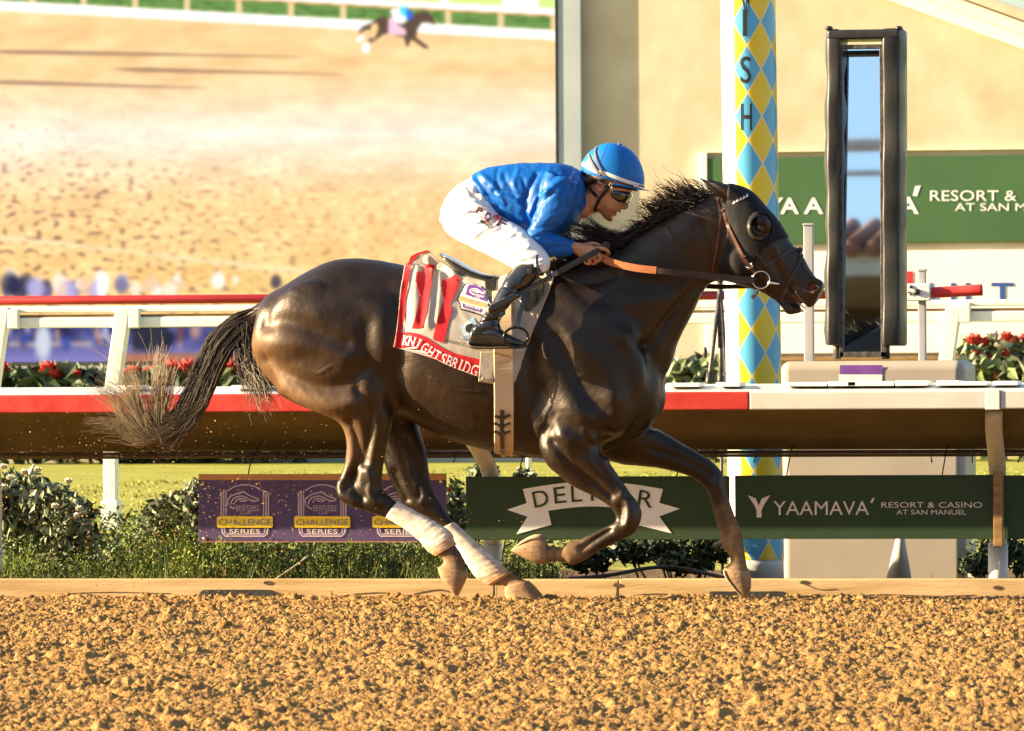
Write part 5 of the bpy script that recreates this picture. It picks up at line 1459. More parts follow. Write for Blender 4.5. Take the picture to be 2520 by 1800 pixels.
# ---- bridle
M_brid = mat('brown_bridle_leather', (.065, .020, .013), (.10, .034, .02), scale=10, rough=.35, spec=.5, bump=.1, bscale=120)
M_bridd = mat('dark_bridle_leather', (.020, .014, .012), (.035, .024, .02), scale=10, rough=.4, spec=.5, bump=.1, bscale=120)
M_silver = mat('polished_steel', (.75, .75, .74), rough=.12, metallic=1.0)
surf_b = Surf(np.concatenate([HV, hv_ + HNn[used]*.003]), [tuple(f) for f in HF] + [tuple(k + len(HV) for k in q) for q in hf_])
bri = empty('bridle', P(1830, 640, -.1), 'brown leather bridle with ring bit and dark noseband', 'bridle')
S3 = lambda *p: [z3(*a) for a in p]
strap(surf_b, S3((488,345),(495,400),(512,470),(512,560),(500,660),(482,820),(450,980),(432,1060)), .012, .004, .002, 5, 'throat_lash', M_brid, bri)
strap(surf_b, S3((545,440),(560,520),(590,610),(660,745),(735,900),(795,990),(855,1070)), .016, .005, .002, 6, 'cheek_piece', M_brid, bri)
strap(surf_b, S3((490,478),(518,468),(548,462)), .010, .006, .006, 4, 'keeper', M_bridd, bri)
strap(surf_b, S3((724,905),(760,890)), .008, .005, .007, 4, 'keeper', M_brid, bri)
strap(surf_b, S3((955,975),(1010,945),(1070,908),(1180,842),(1235,822)), .013, .004, .003, 5, 'noseband', M_bridd, bri)
strap(surf_b, S3((868,872),(905,925),(955,985)), .015, .004, .002, 5, 'noseband_cheek', M_bridd, bri)
strap(surf_b, S3((1240,822),(1282,858),(1285,905),(1240,1010),(1185,1110),(1130,1235),(1100,1330)), .013, .004, .003, 6, 'noseband_drop', M_bridd, bri)
v, f = blob(surf_b.hit(*z3(1262, 845), .006)[0], (.014, .012, .016), .6, n=7); mk('nose_pad', v, f, M_bridd, bri)
rc, rn = surf_b.hit(*z3(900, 1118), .012)
ringp = [P(z3(900, 1118)[0] + 21.2*math.cos(t), z3(900, 1118)[1] + 21.2*math.sin(t), rc[1] - .016 - .006*math.cos(t)) for t in np.linspace(0, 2*math.pi, 37)]
v, f = tube(ringp, .0030, 8, cap=False); mk('bit_ring', v, f, M_silver, bri)
p0 = P(*z3(962, 1142), rc[1] - .016); p1, _ = surf_b.hit(*z3(1085, 1160), -.002)
v, f = tube(catmull([p0, p0*.7 + p1*.3, p1], 4), [.0095, .0092, .009, .0085, .0075, .007, .006, .005, .004], 12); mk('bit_mouthpiece', v, f, M_silver, bri)
bk = [surf_b.hit(*z3(x, y), .009)[0] for x, y in ((762,985),(775,1012),(822,990),(805,955))]
v, f = tube(bk, .0022, 6); mk('buckle', v, f, M_silver, bri)
v, f = tube([surf_b.hit(*z3(x, y), .010)[0] for x, y in ((775,1000),(800,985))], .0018, 6); mk('buckle_tongue', v, f, M_silver, bri)
lc = [P(*z3(885, 1185), rc[1]), P(*z3(870, 1220), rc[1] - .005), P(*z3(840, 1270), rc[1] - .002), P(*z3(812, 1288), rc[1])]
band(catmull(np.array(lc), 4), np.tile([0, -1.0, 0], (13, 1)), [.018]*13, .006, 'curb_loop', M_bridd, bri)
v, f = tube([P(*z3(x, y), rc[1] - .014) for x, y in ((845,1235),(870,1212),(892,1225),(866,1262),(840,1262),(845,1235))], .0018, 6); mk('loop_buckle', v, f, M_silver, bri)
# reins
M_grip = mat('orange_rubber_grip', (.36, .105, .028), (.43, .14, .04), scale=8, rough=.7, bump=.5, bscale=260, stretch=(.25, 1, 3))
def free_band(name, pts, w, th, m, par, both=False):
    c = catmull(np.array(pts, float), 8); C = np.array([P(*p) for p in c])
    T = np.gradient(C, axis=0); N_ = np.tile([0, -1.0, 0], (len(C), 1)); 
    N_ = N_ - (N_ * T).sum(1, keepdims=True) * T / (T*T).sum(1, keepdims=True); N_ /= np.linalg.norm(N_, axis=1, keepdims=True)
    return band(C, N_, w, th, name, m, par)
rY = rc[1]
reins = empty('reins', P(1600, 665, -.2), 'pair of reins with orange rubber grips running to the bit', 'reins')
free_band('rein_grip', [(1470, 630, -.150), (1482, 634, -.158), (1500, 644, -.175), (1530, 653, -.19), (1570, 661, -.20), (1615, 666, -.20)], .033, .006, M_grip, reins)
free_band('rein_strap', [(1608, 665.5, -.198), (1640, 669, -.20), (1700, 676, -.18), (1780, 683, -.15), (1830, 688, rY - .03), (1856, 690, rY - .008)], .027, .005, M_bridd, reins)
free_band('rein_strap', [(1500, 640, .10), (1560, 665, .17), (1640, 690, .18), (1735, 704, .14), (1790, 706, .12), (1852, 704, .10)], .022, .005, M_bridd, reins)

# ---- leg wraps
M_wrap = mat('bandage', (0, 0, 0), attr=True, scale=25, rough=.8, spec=.2, bump=.3, bscale=260)
def leg_wrap(stations, label, y):
    s = catmull(np.array([list(a) + [y] for a in stations], float), 9)
    t = np.linspace(0, 1, len(s))
    rid = 1.12 + .030*np.abs(np.sin(t*38)) + .014*np.sin(t*21 + 1) + .010*rng.normal(size=len(s))
    c = (s[:, :2] + s[:, 2:4]) / 2; h = (s[:, :2] - s[:, 2:4]) / 2 * rid[:, None]
    s[:, :2] = c + h; s[:, 2:4] = c - h; s[:, 4] *= rid
    v, f = loft(s, k=1, n=30)
    tt = np.repeat(t, 30); nz_ = perlin(v[:, 0]*40 + v[:, 2]*15, v[:, 2]*40, 71)
    d = np.clip((tt - .52)*2.6 + nz_*.55, 0, 1)[:, None]
    d2 = np.clip(nz_*1.6 + .1, 0, .35)[:, None]
    col = np.array([.74, .68, .60]) * (1-d2) + np.array([.50, .36, .22])*d2
    cr_ = (np.abs(np.sin(tt*38 + nz_*2)) < .22)[:, None] * .38; col = col*(1-cr_) + np.array([.36, .26, .18])*cr_
    col = col*(1-d) + np.array([.44, .25, .10])*d
    e = empty('leg_wrap', v.mean(0), label, 'leg wrap', 'bandages on the hind legs')
    mk('bandage', v, f, M_wrap, e, col=col)
    # tape chevrons near the top
    return e
leg_wrap([(952, 1272, 978, 1237, .030), (1000, 1302, 1040, 1271, .028), (1030, 1325, 1070, 1288, .030), (1050, 1347, 1104, 1310, .034), (1064, 1361, 1115, 1333, .036), (1078, 1368, 1120, 1342, .033)], 'white bandage on the hind leg nearer the camera', -.15)
leg_wrap([(1092, 1298, 1116, 1286, .029), (1110, 1322, 1148, 1315, .028), (1135, 1360, 1180, 1346, .029), (1155, 1392, 1212, 1375, .031), (1176, 1420, 1237, 1398, .035), (1200, 1436, 1248, 1408, .035), (1214, 1440, 1258, 1412, .032)], 'dust-stained bandage on the far hind leg stretched forward', .14)
# ================================================================== jockey
z4 = lambda x, y: (1060 + x / 2.848, 330 + y / 2.848)
z8 = lambda x, y: (1360 + x / 5.8, 340 + y / 5.8)
jock = empty('person', P(1270, 700, 0), 'jockey in bright blue silks and white breeches crouched over the saddle', 'person')
M_skin = mat('skin', (0, 0, 0), attr=True, scale=14, rough=.48, spec=.4, bump=.08, bscale=150)
M_skin.node_tree.nodes['Principled BSDF'].inputs['Subsurface Weight'].default_value = .12
M_skin.node_tree.nodes['Principled BSDF'].inputs['Subsurface Radius'].default_value = (.01, .004, .002)
M_silk = mat('blue_silk', (.0015, .085, .37), (.003, .11, .44), scale=5, rough=.45, spec=.3, bump=.08, bscale=60)
M_breech = mat('white_breeches', (.76, .74, .73), (.82, .80, .79), scale=6, rough=.6, spec=.3, bump=.12, bscale=50)
M_boot = mat('boot_leather', (.010, .011, .013), (.018, .019, .022), scale=8, rough=.13, spec=.6, bump=.10, bscale=18, coat=.5)
M_bootm = mat('boot_stretch', (.008, .008, .008), (.014, .014, .014), scale=30, rough=.7, bump=.4, bscale=200)

def mirror(vf): v = np.array(vf[0]).copy(); v[:, 1] *= -1; return v, [tuple(reversed(f)) for f in vf[1]]

# ---- skin: head, neck, hands with a slim body beneath the clothes, one surface
skull = [loft([(1560, 452, 1440, 425, .070), (1556, 468, 1440, 440, .074), (1549, 485, 1444, 455, .075), (1540, 500, 1450, 470, .073), (1532, 512, 1457, 488, .066), (1525, 522, 1466, 503, .056), (1513, 532, 1473, 516, .044), (1504, 541, 1481, 528, .034), (1497, 545, 1488, 537, .018)], n=28, ex=2.3),
         blob(P(1503, 425, 0), (.115, .082, .10), .25),
         loft([(1541, 490, 1530, 494, .011), (1545, 500, 1530, 504, .014), (1547, 509, 1530, 512, .019), (1541, 516, 1529, 517, .016)], n=12),        # nose
         loft([(1529, 519, 1515, 514, .020), (1528, 523, 1512, 523, .022), (1520, 525, 1508, 525, .016)], n=12),                                      # upper lip
         loft([(1517, 527, 1505, 524, .020), (1516, 532, 1500, 534, .020), (1506, 536, 1498, 534, .014)], n=12),                                      # lower lip
         blob(P(1500, 538, 0), (.018, .022, .014), .4)]
neckp = loft([(1446, 446, 1484, 524, .062), (1432, 455, 1464, 526, .063), (1410, 445, 1448, 535, .075), (1380, 430, 1420, 545, .10)], n=22)
ears = []
for s in (-1, 1):
    ears.append(loft([(1477, 444, 1468, 450, .008, s*.078), (1485, 452, 1464, 458, .010, s*.083), (1486, 462, 1466, 466, .009, s*.082), (1482, 471, 1473, 474, .007, s*.079)], n=12))
core_ = [loft([(1190, 440, 1215, 500, .10), (1262, 425, 1290, 550, .13), (1330, 420, 1360, 560, .14), (1400, 430, 1425, 535, .12)], n=20)]
def limb(pts, r, n=12): return tube(catmull(np.array([P(*p) for p in pts]), 4), np.interp(np.linspace(0, 1, (len(pts)-1)*4+1), np.linspace(0, 1, len(r)), r), n)
arm_n = limb([(1375, 460, -.15), (1345, 530, -.19), (1328, 595, -.20), (1375, 607, -.185), (1420, 609, -.165), (1436, 612, -.158)], [.045, .038, .032, .030, .022, .022])
hand = [loft([(1412, 596, 1412, 622, .019, -.165), (1424, 598, 1421, 629, .019, -.163), (1440, 601, 1432, 637, .019, -.160), (1458, 604, 1446, 640, .020, -.158), (1473, 609, 1460, 640, .020, -.155), (1482, 617, 1470, 636, .015, -.152)], n=16, ex=2.4)]
def finger(pts, r): return limb(pts, r, 10)
hand += [finger([(1470, 611, -.160), (1487, 613, -.166), (1498, 621, -.156), (1494, 628, -.138), (1480, 630, -.125)], [.0095, .009, .0085, .008, .007]),
         finger([(1466, 622, -.160), (1478, 632, -.172), (1474, 642, -.165), (1464, 642, -.145), (1460, 634, -.13)], [.0095, .0092, .0085, .008, .007]),
         finger([(1456, 630, -.160), (1467, 642, -.173), (1462, 649, -.160), (1452, 646, -.142), (1452, 638, -.13)], [.009, .009, .008, .0075, .007]),
         finger([(1444, 634, -.160), (1453, 645, -.170), (1447, 650, -.157), (1440, 646, -.142), (1442, 640, -.13)], [.0085, .008, .0075, .007, .006]),
         finger([(1438, 604, -.150), (1458, 600, -.132), (1476, 605, -.122), (1488, 613, -.125)], [.011, .010, .009, .0075])]
def shift(vf, d): return np.array(vf[0]) + np.array(d), vf[1]
arm_f = [shift(mirror(x), (-.05, -.03, -.01)) for x in [arm_n] + hand]
legs_in = []
for s in (-1, 1):
    legs_in.append(limb([(1160, 515, s*.06), (1200, 585, s*.16), (1302, 645, s*.265), (1262, 705, s*.315), (1205, 790, s*.35)], [.04, .045, .03, .026, .018]))
JV, JF, JE = fuse(skull + [neckp] + ears + core_ + [arm_n] + hand + arm_f + legs_in, .0036, 4)
JV = sculpt(JV, JF, [([(1512, 525), (1520, 525)], 2.6, -.008), ([(1530, 517), (1524, 519)], 2.2, -.004), ([(1471, 455), (1476, 462)], 4, -.007), ([(1466, 448), (1480, 446), (1486, 456)], 2, .003), ([(1500, 515), (1512, 512)], 8, .003),
                     ([(1505, 540), (1512, 534)], 3, -.003), ([(1488, 534), (1478, 518), (1470, 500)], 5, .003), ([(1523, 508), (1516, 520), (1510, 530)], 3, -.0025)], both=True)
# tendons and gaps between the fingers
JV = sculpt(JV, JF, [([(1430, 606), (1468, 615)], 2.2, .0022), ([(1432, 614), (1462, 626)], 2.2, .0022), ([(1432, 622), (1455, 634)], 2.2, .002), ([(1470, 617), (1484, 624)], 2.0, -.003), ([(1460, 628), (1471, 638)], 2.0, -.003), ([(1450, 634), (1459, 646)], 2, -.003)])
qj = proj(JV)
skc = np.tile(np.array([.50, .245, .135]), (len(JV), 1))
def stint(pl_, r, col, a):
    global skc
    k = (a * np.exp(-(seg_dist(qj, pl_)/r)**2))[:, None]; skc = skc*(1-k) + np.array(col)*k
stint([(1512, 522), (1520, 528)], 4, (.30, .09, .065), .8); stint([(1514, 525), (1518, 525.5)], 1.6, (.05, .015, .012), 1); stint([(1468, 450), (1478, 465)], 7, (.40, .14, .08), .6)
stint([(1480, 520), (1500, 542)], 9, (.27, .125, .07), .6); stint([(1440, 440), (1462, 448), (1500, 440)], 12, (.012, .009, .008), 1.0); stint([(1443, 455), (1447, 470)], 8, (.02, .014, .011), .9)
stint([(1470, 612), (1498, 625), (1462, 648)], 8, (.40, .15, .085), .5)
mk('body', JV, JF, M_skin, jock, col=skc)
# hair below the cap
v, f = loft([(1436, 425, 1436, 430, .05), (1440, 430, 1446, 456, .076), (1452, 436, 1458, 458, .081), (1468, 438, 1468, 450, .082), (1486, 442, 1486, 448, .080)], n=20)
mk('hair', v, f, mat('black_hair', (.008, .006, .005), (.014, .011, .009), scale=60, rough=.6), jock)

# ---- silks
tors = loft([(1166, 430, 1190, 488, .130), (1182, 421, 1210, 520, .148), (1208, 411, 1245, 550, .160), (1262, 403, 1300, 580, .172), (1323, 401, 1355, 590, .180), (1376, 402, 1405, 568, .175), (1408, 410, 1432, 536, .135), (1430, 422, 1449, 520, .085), (1437, 427, 1453, 516, .074)], n=36, ex=2.3)
slv_n = loft([(1345, 420, 1425, 450, .075, -.13), (1334, 455, 1418, 482, .075, -.16), (1326, 500, 1404, 512, .066, -.18), (1312, 535, 1386, 545, .058, -.195), (1298, 568, 1366, 566, .052, -.20), (1291, 592, 1354, 572, .050, -.205), (1297, 612, 1357, 573, .048, -.205), (1313, 624, 1364, 575, .046, -.20), (1340, 632, 1374, 578, .043, -.195), (1372, 634, 1388, 584, .038, -.185), (1398, 631, 1402, 590, .032, -.175), (1415, 624, 1414, 595, .026, -.165)], n=24)
slv_f = loft([(1375, 430, 1440, 470, .07, .13), (1370, 480, 1432, 500, .065, .16), (1365, 540, 1416, 545, .055, .17), (1352, 590, 1402, 580, .048, .17), (1356, 612, 1396, 590, .042, .165), (1376, 622, 1395, 592, .036, .15), (1384, 618, 1393, 596, .028, .135)], n=20)
SV, SF, SE = fuse([tors, slv_n, slv_f], .0055, 6)
folds = [([(1175, 440), (1195, 470), (1215, 505), (1240, 530)], 6, -.007), ([(1183, 430), (1215, 460), (1240, 500)], 7, .007), ([(1215, 470), (1255, 475), (1290, 500)], 5, -.006), ([(1235, 480), (1275, 500), (1300, 525)], 6, .007),
         ([(1240, 430), (1250, 455), (1270, 480)], 6, -.005), ([(1275, 420), (1265, 450), (1275, 490)], 7, .005), ([(1320, 430), (1300, 470), (1292, 520), (1300, 550)], 7, -.010), ([(1350, 470), (1320, 490), (1305, 530)], 6, .008),
         ([(1358, 478), (1330, 505), (1318, 540)], 4, -.006), ([(1370, 430), (1345, 455), (1328, 490)], 6, -.006), ([(1400, 440), (1370, 452), (1345, 475)], 7, .006), ([(1205, 515), (1235, 522), (1270, 545)], 6, .007),
         ([(1310, 565), (1340, 560), (1370, 556)], 5, -.004), ([(1300, 590), (1330, 580), (1356, 572)], 4, -.004), ([(1305, 605), (1340, 597), (1380, 600)], 5, .004), ([(1330, 625), (1360, 610), (1395, 605)], 4, -.004),
         ([(1420, 430), (1405, 470), (1398, 510)], 7, -.008), ([(1440, 440), (1428, 480), (1432, 510)], 6, .006), ([(1225, 415), (1222, 440), (1230, 465)], 5, -.004), ([(1195, 480), (1212, 488), (1225, 510)], 4, -.005), ([(1345, 540), (1365, 530), (1385, 520)], 4, .003), ([(1285, 440), (1295, 470), (1285, 500)], 5, -.004)]
SV = sculpt(SV, SF, folds)
SNn = normals(SV, SF); q_s = proj(SV)
SV = SV + SNn * (.0028*perlin(q_s[:, 0]/22 + q_s[:, 1]/60, q_s[:, 1]/26, 81) + .0012*perlin(q_s[:, 0]/9, q_s[:, 1]/14, 82))[:, None]
silk_o = mk('silks', SV, SF, M_silk, jock)
surf_s = Surf(SV, SF)
strap(surf_s, [(1436, 426), (1446, 455), (1452, 490), (1453, 517)], .012, .005, .001, 5, 'collar', mat('navy_collar', (.003, .05, .16), rough=.5), silk_o)
strap(surf_s, [(1413, 595), (1415, 609), (1414, 624)], .010, .003, .001, 4, 'cuff', M_silk, silk_o)
seam = [(1401, 436), (1412, 470), (1404, 510), (1392, 540)]
strap(surf_s, seam, .003, .0015, .0, 5, 'sleeve_seam', mat('seam_blue', (.003, .07, .32), rough=.6), silk_o)

# ---- breeches
def thigh(s):
    return loft([(1105, 500, 1215, 470, .10, s*.06), (1090, 530, 1222, 505, .105, s*.085), (1092, 560, 1228, 526, .105, s*.11), (1112, 584, 1240, 536, .10, s*.135), (1150, 604, 1262, 548, .094, s*.165), (1195, 626, 1290, 566, .086, s*.20), (1235, 646, 1318, 592, .077, s*.235), (1268, 664, 1345, 622, .069, s*.262), (1292, 676, 1354, 643, .062, s*.275), (1316, 686, 1350, 664, .05, s*.285)], n=26)
pelvis = loft([(1178, 426, 1202, 492, .122), (1160, 438, 1205, 505, .145), (1130, 456, 1210, 520, .165), (1104, 482, 1195, 540, .16), (1088, 515, 1165, 560, .13), (1084, 545, 1130, 570, .09)], n=30)
BV, BF, BE = fuse([pelvis, thigh(-1), thigh(1)], .0055, 7)
bf = [([(1135, 475), (1160, 480), (1195, 495)], 4, -.006), ([(1130, 485), (1165, 500), (1200, 515)], 4, .005), ([(1125, 500), (1160, 515), (1190, 520)], 4, -.005), ([(1125, 540), (1155, 525), (1175, 520)], 3, -.004), ([(1145, 565), (1180, 550), (1205, 545)], 3, -.004), ([(1180, 590), (1210, 575), (1235, 562)], 3, -.004),
      ([(1165, 585), (1195, 565), (1220, 555)], 4, .004), ([(1215, 615), (1245, 595), (1270, 580)], 4, -.003), ([(1240, 635), (1270, 620), (1300, 610)], 4, .003), ([(1270, 650), (1300, 640), (1340, 630)], 4, -.004), ([(1300, 670), (1320, 655), (1345, 650)], 3, .004), ([(1150, 460), (1160, 475), (1180, 485)], 3, -.004), ([(1285, 655), (1310, 648), (1335, 642)], 3, .003)]
BV = sculpt(BV, BF, [(a, r, h*1.9) for a, r, h in bf])
BNn = normals(BV, BF); q_b = proj(BV); BV = BV + BNn * (.0018*perlin(q_b[:, 0]/16 + q_b[:, 1]/30, q_b[:, 1]/20, 83))[:, None]
bre_o = mk('breeches', BV, BF, M_breech, jock)
surf_br = Surf(BV, BF)
drape('waistband', [poly(*[z4(*p) for p in ((285, 312), (312, 318), (345, 375), (330, 380), (300, 345))])], surf_br, .003, mat('olive_elastic', (.10, .09, .05), rough=.7), bre_o, 5)
M_burg = mat('burgundy_print', (.12, .008, .018), rough=.6); M_grayp = mat('grey_print', (.05, .05, .055), (.16, .16, .16), scale=60, rough=.6)
def jword(s, x, y, h, w, rot): v, f = word(s, x, y, h, w, .02, rot); return [z4(*p) for p in v], f
drape('thigh_lettering', [jword('P', 342, 540, 50, 34, .45), jword('D', 402, 582, 50, 40, .45), jword('F', 500, 625, 62, 56, .5)], surf_br, .0015, M_burg, bre_o, 4, False)
drape('thigh_emblem', [poly(*[z4(*p) for p in ((345, 600), (380, 612), (405, 590), (445, 575), (468, 600), (430, 640), (405, 662), (380, 640), (350, 625))])], surf_br, .0015, M_grayp, bre_o, 4)
drape('thigh_red_patch', [poly(*[z4(*p) for p in ((448, 568), (478, 572), (482, 600), (452, 600))])], surf_br, .002, mat('red_patch', (.60, .02, .02), rough=.6), bre_o, 4)
M_pink = mat('pink_piping', (.62, .12, .13), rough=.6)
strap(surf_br, [z4(300, 545), z4(385, 612), z4(465, 675)], .002, .001, .0005, 5, 'piping', M_pink, bre_o)
strap(surf_br, [z4(335, 510), z4(440, 570), z4(550, 612)], .002, .001, .0005, 5, 'piping', M_pink, bre_o)
# ---- boots
def boot(s):
    y0, y1 = s * .325, s * .352
    par = jock
    shin = loft([(1263, 664, 1338, 664, .064, s*.292), (1250, 675, 1322, 684, .063, s*.30), (1239, 694, 1300, 702, .060, s*.315), (1226, 718, 1281, 722, .056, s*.328), (1210, 746, 1264, 740, .050, s*.338), (1194, 770, 1250, 758, .045, s*.345), (1180, 790, 1238, 778, .042, s*.35), (1168, 808, 1230, 796, .041, s*.352), (1160, 828, 1226, 815, .041, s*.352)], n=24)
    foot = loft([(1158, 818, 1157, 846, .032, y1), (1166, 803, 1164, 853, .040, y1), (1186, 790, 1186, 855, .043, y1), (1212, 790, 1212, 855, .044, y1), (1230, 806, 1230, 855, .045, y1), (1250, 821, 1250, 854, .046, y1), (1272, 832, 1272, 853, .042, y1), (1288, 840, 1288, 852, .028, y1), (1293, 844, 1293, 851, .012, y1)], n=22, ex=2.5)
    V, F, E = fuse([shin, foot], .005, 5)
    V = sculpt(V, F, [([(1180, 795), (1205, 790), (1232, 788)], 4, -.008), ([(1172, 808), (1200, 805), (1230, 803)], 4, .006), ([(1195, 778), (1215, 782), (1240, 772)], 4, .006), ([(1190, 815), (1215, 812), (1240, 818)], 4, -.004), ([(1225, 700), (1260, 712), (1290, 716)], 3, -.004), ([(1200, 770), (1220, 775), (1245, 764)], 3, -.005)], side=s, ymax=9) if s < 0 else V
    par = mk('boot', V, F, M_boot, par)
    sole = loft([(1156, 842, 1157, 853, .034, y1), (1166, 850, 1166, 859, .041, y1), (1200, 853, 1200, 860, .045, y1), (1250, 852, 1250, 859, .047, y1), (1285, 850, 1285, 858, .034, y1), (1297, 848, 1297, 854, .012, y1)], n=16, ex=3)
    mk('boot_sole', *sole, mat('boot_sole', (.035, .022, .012), (.06, .04, .02), scale=20, rough=.5), par)
    cuff = loft([(1268, 655, 1340, 660, .066, s*.288), (1257, 668, 1330, 676, .067, s*.295), (1246, 682, 1312, 696, .066, s*.305), (1238, 697, 1300, 707, .063, s*.316)], n=24)
    mk('boot_cuff', *cuff, M_bootm if s > 0 else M_boot, par)
    top_ = loft([(1280, 650, 1333, 652, .060, s*.28), (1270, 657, 1341, 664, .068, s*.287), (1283, 668, 1336, 680, .069, s*.292)], n=20)
    mk('knee_band', *top_, M_bootm, par)
boot(-1); boot(1)
free_band('boot_pull', [(1322, 628, -.345), (1322, 645, -.350), (1324, 660, -.356), (1330, 675, -.356)], [.012 + .02*max(0, t - .5) for t in np.linspace(0, 1, 25)], .004, M_boot, jock)

# ---- cap, goggles, straps
cap_st = [(1432, 425, 1584, 462, .092), (1431, 412, 1586, 446, .0945), (1434, 398, 1584, 426, .094), (1443, 383, 1577, 404, .089), (1457, 369, 1564, 381, .078), (1475, 358, 1545, 364, .058), (1492, 353, 1526, 357, .034), (1504, 352, 1516, 354, .01)]
hv2, hf2 = loft(cap_st, k=6, n=48, ex=2.05)
M_cap = mat('blue_cap_silk', (.003, .125, .47), (.005, .15, .53), scale=5, rough=.4, spec=.35, bump=.05, bscale=40)
cap_o = mk('cap', hv2, hf2, M_cap, jock)
surf_cap = Surf(hv2, hf2)
v, f = blob(P(1525.5, 356.5, 0), (.012, .012, .006), .3, n=8); mk('cap_button', v, f, M_cap, cap_o)
vis = loft([(1515, 452, 1513, 458, .088), (1545, 456, 1543, 464, .080), (1572, 462, 1571, 468, .060), (1588, 466.5, 1588, 469.5, .036), (1597, 469, 1597, 471, .010)], n=20); mk('visor', *vis, M_cap, cap_o)
strap(surf_cap, [z8(*p) for p in ((425, 365), (500, 410), (600, 470), (735, 500), (870, 550), (1000, 600), (1150, 650), (1300, 693))], .0155, .0015, .001, 6, 'cap_band', mat('white_band', (.76, .76, .76), (.8, .8, .8), scale=20, rough=.6), cap_o, both=True)
v, f = word('JUN', 1222, 690, 46, 190, .02, .12)
drape('band_lettering', [([z8(*p) for p in v], f)], surf_cap, .0045, M_clblack, cap_o, 4, False)
M_olive = mat('olive_goggle_strap', (.11, .095, .055), (.15, .13, .08), scale=20, rough=.7)
strap(surf_cap, [z8(*p) for p in ((515, 240), (560, 340), (610, 430), (660, 500), (720, 580), (760, 610))], .010, .002, .004, 6, 'goggle_strap', M_olive, jock, both=True)
strap(surf_cap, [z8(*p) for p in ((630, 135), (610, 200), (635, 320), (680, 430), (730, 530), (775, 600))], .008, .002, .005, 6, 'goggle_strap', M_olive, jock, both=True)
for pl_ in ([(810, 75), (740, 200), (680, 340), (665, 480)], [(935, 95), (1010, 250), (1060, 420), (1080, 600)]):
    strap(surf_cap, [z8(*p) for p in pl_], .0022, .0012, .0002, 6, 'cap_seam', mat('cap_seam', (.004, .11, .45), rough=.5), cap_o)
surf_j = Surf(JV, JF)
M_strapb = mat('black_webbing', (.008, .008, .009), rough=.7)
strap(surf_j, [z8(*p) for p in ((800, 650), (780, 740), (700, 830), (640, 930), (610, 1000), (612, 1035))], .015, .004, .003, 6, 'chin_strap', M_strapb, jock)
strap(surf_j, [z8(*p) for p in ((450, 580), (500, 660), (560, 750), (640, 830))], .013, .004, .003, 6, 'chin_strap', M_strapb, jock)
M_lens = mat('smoked_lens', (.012, .012, .010), (.02, .02, .016), scale=10, rough=.06, spec=.7, coat=1.0)
M_gfr = mat('goggle_frame', (.010, .010, .010), rough=.4)
gl = loft([(1506, 462, 1503, 478, .066, 0), (1516, 460, 1512, 494, .075, 0), (1530, 462, 1523, 503, .072, 0), (1543, 467, 1536, 503, .062, 0), (1552, 474, 1546, 499, .045, 0), (1557, 480, 1552, 490, .02, 0)], n=26, ex=2.6)
gog_o = mk('goggle_lens', *gl, M_lens, jock)
fr = loft([(1488, 456, 1486, 468, .080), (1510, 455, 1509, 466, .082), (1535, 457, 1534, 466, .076), (1558, 463, 1557, 470, .058), (1568, 467, 1567, 473, .04)], n=20); mk('goggle_frame', *fr, M_gfr, jock)
surf_g = Surf(*gl)
for pl_ in ([(1502, 470), (1510, 490), (1522, 502), (1538, 504), (1549, 496)],): strap(surf_g, pl_, .004, .003, .0005, 5, 'lens_rim', M_gfr, gog_o)
M_gold = mat('gold_clip', (.70, .55, .28), rough=.25, metallic=.9)
for pl_ in ([(810, 660), (830, 645), (850, 670), (835, 700), (812, 690), (810, 660)], [(835, 705), (865, 715), (850, 760), (820, 745), (835, 705)]):
    v, f = tube([P(*z8(*p), -.088) for p in pl_], .0016, 6); mk('goggle_clip', v, f, M_gold, gog_o)

# ---- whip
wh = empty('riding_whip', P(1350, 690, -.3), 'slim black riding whip held along the rider leg', 'whip')
W = lambda t: P(1495 + (1200 - 1495)*t, 604 + (765 - 604)*t + 0*math.sin(math.pi*t), -.125 + (-.425 + .125) * t**.8)
M_wgrip = mat('grey_whip_grip', (.035, .035, .036), (.055, .055, .056), scale=30, rough=.7, bump=.5, bscale=300)
def wseg(name, a, b, r0, r1, m, n=12, k=8): v, f = tube([W(t) for t in np.linspace(a, b, k)], np.linspace(r0, r1, k), n); return mk(name, v, f, m, wh)
wseg('grip', .05, .42, .0125, .0135, M_wgrip); wseg('collar', .42, .47, .012, .010, mat('grey_tape', (.16, .17, .18), rough=.4)); wseg('shaft', .46, .76, .0085, .0095, M_boot); wseg('flap', .74, .995, .0150, .0185, M_leath); wseg('tip', .995, 1.004, .013, .010, mat('tan_tip', (.45, .36, .2), rough=.5))
v, f = blob(W(.015), (.021, .018, .024), .5, n=10); mk('knob', v, f, M_black, wh)
# ================================================================== plants, flowers, flying dirt, the stand behind the camera
M_leaf = mat('leaf', (0, 0, 0), attr=True, scale=30, rough=.5, spec=.35)
M_leaf.node_tree.nodes['Principled BSDF'].inputs['Transmission Weight'].default_value = 0.0
M_grassb = mat('grass_blade', (0, 0, 0), attr=True, scale=20, rough=.6, spec=.25)

